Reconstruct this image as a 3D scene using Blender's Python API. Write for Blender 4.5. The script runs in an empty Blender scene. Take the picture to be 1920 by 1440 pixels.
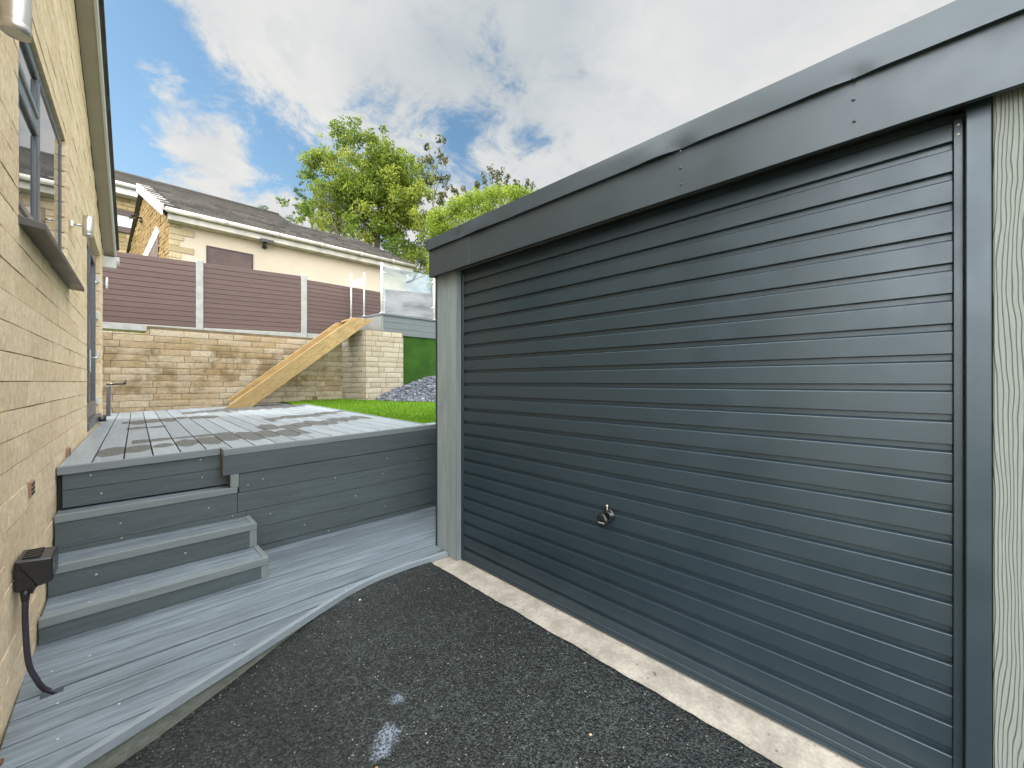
import bpy, bmesh, math, random
import numpy as np
from mathutils import Vector, Matrix, noise as mnoise
S = bpy.context.scene
COL = S.collection
rnd = random.Random(7)

# ------------------------------------------------------------------ camera
FPX = 742.0; CH = 1.35; HZ = 716.0
AL = math.atan(734/742.0)
FWD = Vector((math.sin(AL), math.cos(AL), 0)); RGT = Vector((math.cos(AL), -math.sin(AL), 0)); UP = Vector((0, 0, 1))
cam_d = bpy.data.cameras.new('camera'); cam = bpy.data.objects.new('camera', cam_d); COL.objects.link(cam)
cam_d.sensor_width = 36; cam_d.lens = 36*FPX/1920; cam_d.clip_end = 3000; cam_d.clip_start = 0.02
cam_d.shift_y = -(720-HZ)/1920
cam.location = (0, 0, CH)
cam.rotation_euler = (math.pi/2, 0, -AL)
S.camera = cam
S.render.resolution_x = 1024; S.render.resolution_y = 768

# ------------------------------------------------------------------ light
SUN_EL = math.radians(35)
SUN_AZ = Vector((-.80, .60, 0)).normalized()          # horizontal direction TOWARDS the sun
sun_dir = Vector((SUN_AZ.x*math.cos(SUN_EL), SUN_AZ.y*math.cos(SUN_EL), math.sin(SUN_EL)))
sd = bpy.data.lights.new('sun', 'SUN'); sd.energy = 0.9; sd.angle = math.radians(4); sd.color = (1.0, .93, .82)
so = bpy.data.objects.new('sun', sd); COL.objects.link(so)
so.rotation_euler = sun_dir.to_track_quat('Z', 'Y').to_euler()
S.view_settings.view_transform = 'Standard'; S.view_settings.look = 'None'
S.view_settings.exposure = 1.9; S.view_settings.gamma = 1.0

class NT:
    """small helper for building node trees"""
    def __init__(s, tree): s.t = tree; s.n = tree.nodes; s.l = tree.links
    def node(s, typ, **kw):
        nd = s.n.new(typ)
        for k, v in kw.items():
            if k == 'inp':
                for a, b in v.items():
                    if hasattr(b, 'is_output'): s.l.new(b, nd.inputs[a])
                    else: nd.inputs[a].default_value = b
            else: setattr(nd, k, v)
        return nd
    def math(s, op, a, b=0.0, c=0.0, clamp=False):
        nd = s.n.new('ShaderNodeMath'); nd.operation = op; nd.use_clamp = clamp
        for i, x in enumerate((a, b, c)):
            if hasattr(x, 'is_output'): s.l.new(x, nd.inputs[i])
            else: nd.inputs[i].default_value = x
        return nd.outputs[0]
    def vmath(s, op, a, b=(0, 0, 0)):
        nd = s.n.new('ShaderNodeVectorMath'); nd.operation = op
        for i, x in enumerate((a, b)):
            if hasattr(x, 'is_output'): s.l.new(x, nd.inputs[i])
            else: nd.inputs[i].default_value = x
        return nd.outputs['Value'] if op in ('DOT_PRODUCT', 'LENGTH') else nd.outputs[0]
    def mix(s, f, a, b, mode='MIX'):
        nd = s.n.new('ShaderNodeMix'); nd.data_type = 'RGBA'; nd.blend_type = mode
        for i, x in ((0, f), (6, a), (7, b)):
            if hasattr(x, 'is_output'): s.l.new(x, nd.inputs[i])
            else: nd.inputs[i].default_value = x if i == 0 else ((*x, 1) if len(x) == 3 else x)
        return nd.outputs[2]
    def smooth(s, v, lo, hi, a=0.0, b=1.0):
        nd = s.n.new('ShaderNodeMapRange'); nd.interpolation_type = 'SMOOTHSTEP'
        s.l.new(v, nd.inputs[0])
        for i, x in enumerate((lo, hi, a, b)): nd.inputs[i+1].default_value = x
        return nd.outputs[0]
    def noise(s, vec, scale, detail=4, rough=.5, dist=0.0):
        nd = s.n.new('ShaderNodeTexNoise'); s.l.new(vec, nd.inputs['Vector'])
        nd.inputs['Scale'].default_value = scale; nd.inputs['Detail'].default_value = detail
        nd.inputs['Roughness'].default_value = rough; nd.inputs['Distortion'].default_value = dist
        return nd.outputs['Fac']

def dir_px(px, py):
    return (FWD + RGT*((px-960)/FPX) + UP*((HZ-py)/FPX)).normalized()

# ------------------------------------------------------------------ world: Nishita sky with cloud cover
W = bpy.data.worlds.new("World"); S.world = W; W.use_nodes = True
w = NT(W.node_tree); w.n.clear()
sky = w.node('ShaderNodeTexSky', sky_type='NISHITA', sun_disc=False, sun_elevation=SUN_EL,
             sun_rotation=math.atan2(SUN_AZ.x, SUN_AZ.y), air_density=1.0, dust_density=.6, ozone_density=1.6)
tc = w.node('ShaderNodeTexCoord')
D = w.vmath('NORMALIZE', tc.outputs['Generated'])
sep = w.node('ShaderNodeSeparateXYZ', inp={0: D})
zz = w.math('MAXIMUM', sep.outputs[2], 0.04)
# flat cloud layer seen in perspective
comb = w.node('ShaderNodeCombineXYZ', inp={0: w.math('DIVIDE', sep.outputs[0], w.math('ADD', zz, .35)),
                                           1: w.math('DIVIDE', sep.outputs[1], w.math('ADD', zz, .35)), 2: 0.0})
P0 = comb.outputs[0]
n1 = w.noise(P0, 2.1, 9, .62, .25)
n2 = w.noise(w.vmath('ADD', P0, (7.3, 2.1, 4.0)), 6.5, 10, .68, .35)
n3 = w.noise(w.vmath('ADD', P0, (3.3, 9.1, 1.0)), 1.5, 5, .5, .2)
def blob(px, py, ang_deg, amp):
    d = w.vmath('DOT_PRODUCT', D, tuple(dir_px(px, py)))
    k = 1.0/(1-math.cos(math.radians(ang_deg)))
    return w.math('MULTIPLY', w.math('EXPONENT', w.math('MULTIPLY', w.math('SUBTRACT', d, 1.0), k)), amp)
cov = w.math('ADD', w.math('MULTIPLY', n1, 1.7), w.math('MULTIPLY', n2, 1.9))
cov = w.math('ADD', cov, -1.12)
for b in ((255, 95, 6.0, -.55), (235, 240, 3.2, -.45), (330, 330, 5.5, -.2), (530, 322, 4.5, -.55), (865, 262, 2.8, -.48), (700, 235, 2, -.15), (985, 262, 2.2, -.22), (640, 205, 2.5, -.12),
          (925, 60, 2.3, -.25), (210, 330, 6, -.2),
          (350, 262, 3.6, .55), (430, 300, 3.0, .42), (300, 165, 2.6, .32), (560, 90, 7, .32), (800, 60, 11, .42), (1300, 60, 18, .6), (1150, 300, 9, .08), (960, 310, 4, -.14), (640, 290, 3, -.15), (1060, 270, 3, -.12), (540, 385, 2.4, .55), (410, 20, 4, .3)):
    cov = w.math('ADD', cov, blob(*b))
mask = w.smooth(cov, .34, .82)
# cloud body brightness: thick parts grey, edges white
thick = w.smooth(w.math('ADD', cov, w.math('MULTIPLY', n3, .5)), 1.15, 1.75)
greyb = w.math('ADD', w.math('ADD', blob(985, 115, 10.5, 1.05), blob(720, 190, 6, .3)), blob(860, 110, 5, .35))
greyb = w.math('SUBTRACT', greyb, w.math('ADD', blob(1230, 90, 6, .25), blob(560, 120, 6, .2)))
gfac = w.math('ADD', w.math('MULTIPLY', thick, .25), w.math('MULTIPLY', greyb, w.smooth(n3, .25, .75, .5, 1.1)), clamp=True)
ccol = w.mix(gfac, (.218, .218, .214), (.112, .132, .146))
# added bright sky patches out of view as fill: sides, behind, overhead
sdot = w.vmath('DOT_PRODUCT', D, tuple(sun_dir))
ccol = w.mix(1.0, ccol, w.mix(w.smooth(n2, .32, .66), (.86, .89, .93), (1.03, 1.03, 1.02)), 'MULTIPLY')
side_fill = w.math('ADD', w.smooth(w.vmath('DOT_PRODUCT', D, tuple(Vector((.30, -.75, .58)).normalized())), .72, .99, 0.0, 3.5), w.smooth(w.vmath('DOT_PRODUCT', D, tuple(Vector((-.93, -.25, .33)).normalized())), .35, .95, 0.0, 6.5))
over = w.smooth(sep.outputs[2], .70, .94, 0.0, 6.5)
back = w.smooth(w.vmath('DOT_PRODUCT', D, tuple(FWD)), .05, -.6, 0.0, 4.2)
lum = w.math('ADD', w.math('ADD', 1.0, side_fill), w.math('ADD', over, back))
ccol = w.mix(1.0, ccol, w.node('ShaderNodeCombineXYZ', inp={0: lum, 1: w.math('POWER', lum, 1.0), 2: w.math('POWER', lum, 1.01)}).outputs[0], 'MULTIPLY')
skyc = w.mix(1.0, sky.outputs[0], (.90, 1.06, 1.0), 'MULTIPLY')
skyc = w.mix(w.smooth(sep.outputs[2], .50, .08, 0.0, .75), skyc, (2.6, 3.5, 4.3))
bg1 = w.node('ShaderNodeBackground', inp={0: skyc, 1: .050})
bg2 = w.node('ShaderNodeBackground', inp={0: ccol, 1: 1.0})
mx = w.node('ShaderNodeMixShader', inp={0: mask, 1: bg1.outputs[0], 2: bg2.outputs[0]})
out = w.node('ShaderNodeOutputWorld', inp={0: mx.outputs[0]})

# ------------------------------------------------------------------ geometry helpers
def ray(px, py): return FWD + RGT*((px-960)/FPX) + UP*((HZ-py)/FPX)
def at_plane(px, py, p, n):
    r = ray(px, py); p = Vector(p); n = Vector(n); c = Vector((0, 0, CH))
    return c + r*((p-c).dot(n)/r.dot(n))
def at_x(px, py, x): return at_plane(px, py, (x, 0, 0), (1, 0, 0))
def at_y(px, py, y): return at_plane(px, py, (0, y, 0), (0, 1, 0))
def at_z(px, py, z): return at_plane(px, py, (0, 0, z), (0, 0, 1))

def tag(o, label=None, cat=None, group=None, kind=None):
    if label: o['label'] = label
    if cat: o['category'] = cat
    if group: o['group'] = group
    if kind: o['kind'] = kind
    return o
def thing(name, label, cat, loc=(0, 0, 0), group=None):
    o = bpy.data.objects.new(name, None); COL.objects.link(o); o.location = loc; o.empty_display_size = .1
    return tag(o, label, cat, group)
def adopt(o, parent):
    if parent is not None:
        o.parent = parent
        p = parent; loc = Vector((0, 0, 0))
        while p is not None and p.type == 'EMPTY':
            loc += p.location; p = p.parent
        if parent.type == 'EMPTY': o.matrix_parent_inverse = Matrix.Translation(-loc)
    return o
def link_mesh(name, me, mats, parent=None, smooth=False):
    for m in (mats if isinstance(mats, (list, tuple)) else [mats]): me.materials.append(m)
    if smooth:
        for p in me.polygons: p.use_smooth = True
    o = bpy.data.objects.new(name, me); COL.objects.link(o)
    return adopt(o, parent)
class BM:
    def __init__(s):
        s.b = bmesh.new(); s.t = s.b.faces.layers.float.new('tint')
    def face(s, pts, tint=.5, mat=0, smooth=False):
        vs = [s.b.verts.new(p) for p in pts]
        f = s.b.faces.new(vs); f[s.t] = tint; f.material_index = mat; f.smooth = smooth
        return f
    def hexa(s, p, tint=.5, mat=0, bev=0.0):
        """p: 8 points, bottom ring then top ring"""
        vs = [s.b.verts.new(q) for q in p]
        fs = []
        for idx in ((3, 2, 1, 0), (4, 5, 6, 7), (0, 1, 5, 4), (1, 2, 6, 5), (2, 3, 7, 6), (3, 0, 4, 7)):
            f = s.b.faces.new([vs[i] for i in idx]); f[s.t] = tint; f.material_index = mat; fs.append(f)
        if bev > 0:
            ed = list({e for f in fs for e in f.edges})
            r = bmesh.ops.bevel(s.b, geom=ed, offset=bev, segments=1, affect='EDGES', clamp_overlap=True)
            for f in r['faces']: f[s.t] = tint; f.material_index = mat
        return fs
    def box(s, x0, x1, y0, y1, z0, z1, tint=.5, mat=0, bev=0.0):
        return s.hexa([(x0, y0, z0), (x1, y0, z0), (x1, y1, z0), (x0, y1, z0), (x0, y0, z1), (x1, y0, z1), (x1, y1, z1), (x0, y1, z1)], tint, mat, bev)
    def obox(s, o, ax, ay, az, tint=.5, mat=0, bev=0.0):
        """box from corner o with three edge vectors"""
        o, ax, ay, az = Vector(o), Vector(ax), Vector(ay), Vector(az)
        if ax.cross(ay).dot(az) < 0: ax, ay = ay, ax
        return s.hexa([o, o+ax, o+ax+ay, o+ay, o+az, o+ax+az, o+ax+ay+az, o+ay+az], tint, mat, bev)
    def tube(s, a, b, r0, r1=None, n=16, caps=True, tint=.5, mat=0, smooth=True):
        a, b = Vector(a), Vector(b); r1 = r0 if r1 is None else r1
        d = (b-a).normalized(); u = d.orthogonal().normalized(); v = d.cross(u)
        ra = [s.b.verts.new(a+(u*math.cos(t)+v*math.sin(t))*r0) for t in [2*math.pi*i/n for i in range(n)]]
        rb = [s.b.verts.new(b+(u*math.cos(t)+v*math.sin(t))*r1) for t in [2*math.pi*i/n for i in range(n)]]
        for i in range(n):
            f = s.b.faces.new([ra[i], ra[(i+1) % n], rb[(i+1) % n], rb[i]]); f[s.t] = tint; f.smooth = smooth; f.material_index = mat
        if caps:
            for ring, fl in ((ra, True), (rb, False)):
                f = s.b.faces.new(ring[::-1] if fl else ring); f[s.t] = tint; f.material_index = mat
    def path(s, pts, r, n=12, tint=.5, mat=0):
        pts = [Vector(p) for p in pts]; rings = []
        rr = r if isinstance(r, (list, tuple)) else [r]*len(pts)
        ref = Vector((.31, .2, .93)).normalized()
        for i, p in enumerate(pts):
            d = (pts[min(i+1, len(pts)-1)]-pts[max(i-1, 0)]).normalized()
            u = (ref - d*ref.dot(d)).normalized(); v = d.cross(u)
            rings.append([s.b.verts.new(p+(u*math.cos(t)+v*math.sin(t))*rr[i]) for t in [2*math.pi*k/n for k in range(n)]])
        for i in range(len(pts)-1):
            for k in range(n):
                f = s.b.faces.new([rings[i][k], rings[i][(k+1) % n], rings[i+1][(k+1) % n], rings[i+1][k]]); f.smooth = True; f[s.t] = tint; f.material_index = mat
        f = s.b.faces.new(rings[0][::-1]); f[s.t] = tint; f.material_index = mat
        f = s.b.faces.new(rings[-1]); f[s.t] = tint; f.material_index = mat
    def lathe(s, c, prof, n=20, axis=(0, 0, 1), tint=.5, mat=0):
        """prof: list of (radius, height) along axis from c"""
        c = Vector(c); d = Vector(axis).normalized(); u = d.orthogonal().normalized(); v = d.cross(u)
        rings = [[s.b.verts.new(c+d*h+(u*math.cos(t)+v*math.sin(t))*max(r, 1e-5)) for t in [2*math.pi*k/n for k in range(n)]] for r, h in prof]
        for i in range(len(prof)-1):
            for k in range(n):
                f = s.b.faces.new([rings[i][k], rings[i][(k+1) % n], rings[i+1][(k+1) % n], rings[i+1][k]]); f.smooth = True; f[s.t] = tint; f.material_index = mat
    def grid(s, fn, nu, nv, tint=.5, mat=0, smooth=True, tfn=None):
        vs = [[s.b.verts.new(fn(i/nu, j/nv)) for j in range(nv+1)] for i in range(nu+1)]
        for i in range(nu):
            for j in range(nv):
                f = s.b.faces.new([vs[i][j], vs[i+1][j], vs[i+1][j+1], vs[i][j+1]]); f.smooth = smooth
                f[s.t] = tfn(i/nu, j/nv) if tfn else tint; f.material_index = mat
    def build(s, name, mats, parent=None, recalc=False):
        if recalc: bmesh.ops.recalc_face_normals(s.b, faces=s.b.faces)
        me = bpy.data.meshes.new(name); s.b.to_mesh(me); s.b.free()
        return link_mesh(name, me, mats, parent)

# ------------------------------------------------------------------ materials
def new_mat(name):
    m = bpy.data.materials.new(name); m.use_nodes = True
    t = NT(m.node_tree); t.n.clear()
    b = t.node('ShaderNodeBsdfPrincipled'); o = t.node('ShaderNodeOutputMaterial', inp={0: b.outputs[0]})
    return m, t, b
def coords(t, scale=(1, 1, 1)):
    tc = t.node('ShaderNodeTexCoord')
    mp = t.node('ShaderNodeMapping', inp={0: tc.outputs['Object'], 3: scale})
    return mp.outputs[0]
def tintof(t): return t.node('ShaderNodeAttribute', attribute_name='tint').outputs['Fac']
def bump(t, b, h, strength=.5, dist=.01):
    bp = t.node('ShaderNodeBump', inp={'Strength': strength, 'Distance': dist, 'Height': h}); t.l.new(bp.outputs[0], b.inputs['Normal'])
    return bp
def shade(t, col, f):
    return t.mix(1.0, col, t.node('ShaderNodeCombineXYZ', inp={0: f, 1: f, 2: f}).outputs[0], 'MULTIPLY')

def plain(name, col, rough=.5, metal=0.0, var=.08, nscale=6, bstr=.0, bscale=60, spec=.5, coat=0.0):
    m, t, b = new_mat(name); c = coords(t)
    n = t.noise(c, nscale, 5, .6)
    f = t.smooth(n, .3, .7, 1-var, 1+var)
    t.l.new(shade(t, col, f), b.inputs['Base Color'])
    t.l.new(t.smooth(n, .3, .7, max(rough-.06, 0), rough+.06), b.inputs['Roughness'])
    b.inputs['Metallic'].default_value = metal; b.inputs['Specular IOR Level'].default_value = spec; b.inputs['Coat Weight'].default_value = coat
    if bstr: bump(t, b, t.noise(c, bscale, 4, .6), bstr, .003)
    return m

def composite(name, axis, base=(.29, .315, .32), light=(.42, .45, .46), stain=False, line=.5, rough=.62):
    """wood-plastic composite board, grain along axis"""
    m, t, b = new_mat(name)
    sc = {'x': (1.2, 26, 26), 'y': (26, 1.2, 26), 'z': (26, 26, 1.2)}[axis]
    sc2 = {'x': (.55, 7, 7), 'y': (7, .55, 7), 'z': (7, 7, .55)}[axis]
    ti = tintof(t)
    tc = t.node('ShaderNodeTexCoord')
    off = t.node('ShaderNodeCombineXYZ', inp={0: t.math('MULTIPLY', ti, 37.1), 1: t.math('MULTIPLY', ti, 19.7), 2: t.math('MULTIPLY', ti, 53.3)}).outputs[0]
    v = t.vmath('ADD', tc.outputs['Object'], off)
    c1 = t.node('ShaderNodeMapping', inp={0: v, 3: sc}).outputs[0]
    c2 = t.node('ShaderNodeMapping', inp={0: v, 3: sc2}).outputs[0]
    g = t.noise(c1, 3.0, 8, .68, 1.2); g2 = t.noise(c2, 1.6, 6, .62, 2.4)
    fac = t.math('ADD', t.math('MULTIPLY', t.smooth(g, .35, .68), .55), t.math('MULTIPLY', t.smooth(g2, .35, .65), .45))
    col = t.mix(fac, base, light)
    # cathedral grain lines
    gl = t.math('MULTIPLY', t.math('SINE', t.math('MULTIPLY', g2, 62.0)), .5)
    gl = t.smooth(gl, .15, .5, 1.0, 1-.16*line)
    col = shade(t, col, gl)
    col = shade(t, col, t.math('ADD', .88, t.math('MULTIPLY', ti, .24)))
    r = t.smooth(g, .3, .7, rough-.08, rough+.1)
    if stain:
        # drying wet patches across the boards
        o = t.node('ShaderNodeSeparateXYZ', inp={0: tc.outputs['Object']})
        x, y = o.outputs[0], o.outputs[1]
        xs = t.math('DIVIDE', t.math('SUBTRACT', t.math('ADD', x, .129), t.math('MULTIPLY', t.math('SUBTRACT', y, 3.6), .02)), .1464)
        fxx = t.math('FRACT', xs); ph = t.math('FLOOR', xs)
        hump = t.math('SUBTRACT', 1.0, t.math('SINE', t.math('MULTIPLY', t.math('ADD', t.math('MULTIPLY', fxx, .8), .12), math.pi)))
        nn = t.noise(t.node('ShaderNodeCombineXYZ', inp={0: t.math('MULTIPLY', xs, .9), 1: t.math('MULTIPLY', y, 2.2), 2: 0.0}).outputs[0], 1.0, 2, .5, .3)
        def band(yc, slope, width, x0, x1, fr=.3):
            nb = t.noise(t.node('ShaderNodeCombineXYZ', inp={0: t.math('MULTIPLY', ph, 4.713), 1: yc*3.1, 2: 0.0}).outputs[0], 1.0, 0, .5)
            nc = t.noise(t.node('ShaderNodeCombineXYZ', inp={0: t.math('MULTIPLY', ph, 7.31), 1: yc*5.7, 2: 9.0}).outputs[0], 1.0, 0, .5)
            off = t.math('MULTIPLY', t.math('SUBTRACT', nb, .5), 1.7*width)
            d = t.math('ABSOLUTE', t.math('SUBTRACT', y, t.math('ADD', t.math('ADD', yc, off), t.math('MULTIPLY', x, slope))))
            d = t.math('ADD', d, t.math('ADD', t.math('MULTIPLY', t.math('SUBTRACT', nn, .5), 1.3*width), t.math('MULTIPLY', t.math('SUBTRACT', nc, .5), 1.5*width)))
            d = t.math('ADD', d, t.math('MULTIPLY', hump, .55*width))
            a = t.smooth(d, width*.98, width*1.04, 1.0, 0.0)
            e = t.math('MULTIPLY', t.smooth(xs, (x0+.129)/.1464-.05, (x0+.129)/.1464), t.smooth(xs, (x1+.129)/.1464, (x1+.129)/.1464+.3, 1.0, 0.0))
            return t.math('MULTIPLY', a, e)
        s = band(4.13, .10, .26, -.129, 1.25)
        for q in ((4.62, .05, .10, .05, .75), (4.55, .18, .30, 1.0, 2.2), (6.9, .1, .28, -.05, .9), (6.0, .0, .12, .0, .3), (7.9, .25, .3, .6, 2.4), (5.35, .3, .22, 1.25, 2.4), (8.3, .0, .5, 1.1, 2.6)):
            s = t.math('MAXIMUM', s, band(*q))
        col = t.mix(t.math('MULTIPLY', s, .88), col, t.mix(t.noise(tc.outputs['Object'], 2.5, 2, .5), (.054, .054, .047), (.082, .080, .068)))
        r = t.math('ADD', r, t.math('MULTIPLY', s, .12))
    t.l.new(col, b.inputs['Base Color']); t.l.new(r, b.inputs['Roughness'])
    hh = t.math('ADD', g, t.math('MULTIPLY', gl, .4))
    if stain: hh = t.math('MULTIPLY', hh, t.math('SUBTRACT', 1.0, t.math('MULTIPLY', s, .85)))
    bump(t, b, hh, .35, .0015)
    return m

def stone_mat(name, cols, tint_amp=.35, pit=.35, bscale=55, stain=None, dirt=(.16, .12, .06)):
    m, t, b = new_mat(name); c = coords(t); ti = tintof(t)
    n = t.noise(c, 4.0, 6, .65); n2 = t.noise(c, 26, 6, .7); n3 = t.noise(c, 110, 3, .6)
    col = t.mix(t.smooth(ti, .1, .9), cols[0], cols[1])
    col = t.mix(t.math('MULTIPLY', t.smooth(n, .4, .7), .55), col, cols[2])
    col = shade(t, col, t.smooth(n2, .25, .75, 1-tint_amp*.5, 1+tint_amp*.5))
    # pits
    pitm = t.smooth(n3, .36, .28)
    col = t.mix(t.math('MULTIPLY', pitm, pit), col, (cols[0][0]*.45, cols[0][1]*.4, cols[0][2]*.35))
    if stain:
        sx = t.node('ShaderNodeSeparateXYZ', inp={0: coords(t)})
        for z0, z1, amt in stain:
            zn = t.math('ADD', sx.outputs[2], t.math('MULTIPLY', t.math('SUBTRACT', t.noise(c, 1.3, 5, .6), .5), .6))
            sm = t.math('MULTIPLY', t.smooth(zn, z0-.12, z0+.1), t.smooth(zn, z1+.12, z1-.1))
            sm = t.math('MULTIPLY', sm, t.smooth(t.noise(t.vmath('ADD', c, (4, 4, 4)), 2.6, 5, .65), .42, .62))
            col = t.mix(t.math('MULTIPLY', sm, amt), col, dirt)
    t.l.new(col, b.inputs['Base Color']); b.inputs['Roughness'].default_value = .92; b.inputs['Specular IOR Level'].default_value = .2
    bump(t, b, t.math('ADD', t.math('MULTIPLY', t.noise(c, bscale, 8, .7), 1.0), t.math('MULTIPLY', pitm, -.5)), .8, .008)
    return m

def paint(name, col, rough=.32, var=.04, metal=.0):
    m, t, b = new_mat(name); c = coords(t); n = t.noise(c, 1.7, 5, .6); n2 = t.noise(c, 400, 2, .5)
    t.l.new(shade(t, col, t.smooth(n, .3, .7, 1-var, 1+var)), b.inputs['Base Color'])
    t.l.new(t.smooth(t.noise(c, 5, 4, .6), .3, .7, rough-.05, rough+.07), b.inputs['Roughness'])
    b.inputs['Specular IOR Level'].default_value = .8; b.inputs['Metallic'].default_value = metal
    bump(t, b, t.math('ADD', t.math('MULTIPLY', n2, .04), t.noise(c, 2.2, 2, .5)), .12, .01)
    return m

M_anth = paint('anthracite_paint', (.023, .040, .051), .35, metal=.30)
M_anth_cap = paint('anthracite_cap', (.036, .050, .058), .40, metal=.32)
M_dark = plain('dark_gap', (.010, .011, .012), .8)  # near-black, stands in for shade in slots and under boards
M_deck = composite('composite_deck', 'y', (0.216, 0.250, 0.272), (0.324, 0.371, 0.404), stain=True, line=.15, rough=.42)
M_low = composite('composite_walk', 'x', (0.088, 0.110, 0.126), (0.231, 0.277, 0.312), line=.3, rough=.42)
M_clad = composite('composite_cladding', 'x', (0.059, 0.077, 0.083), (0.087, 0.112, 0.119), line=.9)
M_trimx = composite('composite_trim_x', 'x', (0.145, 0.170, 0.175), (0.191, 0.221, 0.228), line=.15)
M_trimz = composite('composite_trim_z', 'z', (0.151, 0.176, 0.178), (0.209, 0.243, 0.244), line=.25)
M_trimy = composite('composite_trim_y', 'y', (0.145, 0.170, 0.175), (0.191, 0.221, 0.228), line=.15)
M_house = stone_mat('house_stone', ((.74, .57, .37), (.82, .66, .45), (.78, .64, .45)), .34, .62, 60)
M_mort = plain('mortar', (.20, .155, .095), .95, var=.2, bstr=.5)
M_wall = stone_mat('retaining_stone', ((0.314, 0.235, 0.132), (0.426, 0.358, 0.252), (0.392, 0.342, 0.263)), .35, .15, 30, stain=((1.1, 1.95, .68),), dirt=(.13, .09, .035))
M_mort2 = plain('mortar_light', (0.150, 0.110, 0.060), .95, var=.25, bstr=.5)
M_mort3 = plain('pillar_mortar', (.14, .11, .065), .95, var=.15, bstr=.5)
M_pil = stone_mat('pillar_stone', ((0.348, 0.289, 0.206), (0.420, 0.370, 0.289), (0.389, 0.345, 0.278)), .25, .10, 30)
M_white = plain('white_upvc', (.56, .56, .545), .35, var=.03)
M_soffit = plain('cream_soffit', (0.336, 0.296, 0.231), .5, var=.04)
M_metal = plain('brushed_steel', (.62, .62, .61), .3, metal=.9, var=.05)
M_grey_metal = plain('lamp_aluminium', (.60, .57, .52), .33, metal=.85, var=.04)
M_black = plain('black_plastic', (.016, .016, .018), .28, var=.1)
M_hose = plain('conduit_plastic', (.030, .027, .040), .42, var=.1)
M_rust = plain('rusty_steel', (.13, .055, .035), .8, var=.4, nscale=30, bstr=.6)
M_screw = plain('screw_head', (.50, .48, .42), .35, metal=.6)
M_brass = plain('brass_key', (.72, .62, .42), .3, metal=.7)
M_concrete = plain('concrete_post', (0.330, 0.330, 0.308), .85, var=.12, nscale=9, bstr=.4, bscale=80)

def glass_window():
    m, t, b = new_mat('window_glass')
    b.inputs['Base Color'].default_value = (.03, .035, .04, 1); b.inputs['Roughness'].default_value = .02
    b.inputs['Specular IOR Level'].default_value = 1.0; b.inputs['IOR'].default_value = 2.1
    return m
M_glassw = glass_window()
def glass_clear():
    m, t, b = new_mat('balustrade_glass')
    tr = t.node('ShaderNodeBsdfTransparent', inp={0: (.90, .95, .95, 1)})
    gl = t.node('ShaderNodeBsdfGlossy', inp={0: (.75, .78, .80, 1), 1: .02})
    df = t.node('ShaderNodeBsdfDiffuse', inp={0: (.45, .50, .53, 1)})
    fr = t.node('ShaderNodeFresnel', inp={0: 1.5})
    m1 = t.node('ShaderNodeMixShader', inp={0: t.math('ADD', t.math('MULTIPLY', fr.outputs[0], .9), .03), 1: tr.outputs[0], 2: gl.outputs[0]})
    m2 = t.node('ShaderNodeMixShader', inp={0: .10, 1: m1.outputs[0], 2: df.outputs[0]})
    o = [n for n in t.n if n.type == 'OUTPUT_MATERIAL'][0]; t.l.new(m2.outputs[0], o.inputs[0])
    return m
M_glassb = glass_clear()

def tarmac_mat():
    m, t, b = new_mat('tarmac'); c = coords(t)
    wv = t.vmath('ADD', c, t.vmath('MULTIPLY', t.node('ShaderNodeTexNoise', inp={'Vector': c, 'Scale': 60.0, 'Detail': 2.0}).outputs['Color'], (.012, .012, .012)))
    v = t.node('ShaderNodeTexVoronoi', inp={'Vector': wv, 'Scale': 115.0})
    v2 = t.node('ShaderNodeTexVoronoi', inp={'Vector': wv, 'Scale': 210.0})
    rs = t.node('ShaderNodeSeparateColor', inp={0: v.outputs['Color']}).outputs[0]
    big = t.noise(c, 1.6, 5, .6); mid = t.noise(c, 14, 5, .7)
    base = t.mix(t.smooth(rs, .15, .95), (0.009, 0.012, 0.011), (0.046, 0.057, 0.052))
    base = shade(t, base, t.smooth(big, .3, .7, .75, 1.3))
    base = shade(t, base, t.smooth(mid, .3, .7, .75, 1.25))
    gap = t.smooth(v.outputs['Distance'], .35, .75)
    base = t.mix(t.math('MULTIPLY', gap, .75), base, (.006, .006, .007))
    # rare pale stones
    sp = t.smooth(t.node('ShaderNodeSeparateColor', inp={0: v2.outputs['Color']}).outputs[1], .992, .996)
    base = t.mix(t.math('MULTIPLY', sp, .7), base, (.38, .36, .32))
    # dried paint splashes
    s = None
    for px, py, r in ((728, 1383, .060), (715, 1408, .05), (747, 1318, .045), (1010, 1213, .018), (741, 1055, .03), (1010, 1340, .012)):
        p = at_z(px, py, -.02)
        d = t.vmath('LENGTH', t.vmath('SUBTRACT', c, (p.x, p.y, p.z)))
        k = t.smooth(t.math('ADD', d, t.math('MULTIPLY', t.math('SUBTRACT', t.noise(c, 38, 4, .7), .5), r*1.5)), r, r*.35)
        s = k if s is None else t.math('MAXIMUM', s, k)
    s = t.math('MULTIPLY', s, t.smooth(gap, .9, .2, .15, .62))
    base = t.mix(s, base, (.30, .35, .43))
    t.l.new(base, b.inputs['Base Color']); t.l.new(t.smooth(rs, 0, 1, .55, .85), b.inputs['Roughness'])
    b.inputs['Specular IOR Level'].default_value = .45
    h = t.math('ADD', t.math('MULTIPLY', t.math('SUBTRACT', 1.0, v.outputs['Distance']), .8), t.math('ADD', t.math('MULTIPLY', rs, .6), t.math('MULTIPLY', mid, .6)))
    bump(t, b, h, 1.0, .006)
    return m
M_tarmac = tarmac_mat()

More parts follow.
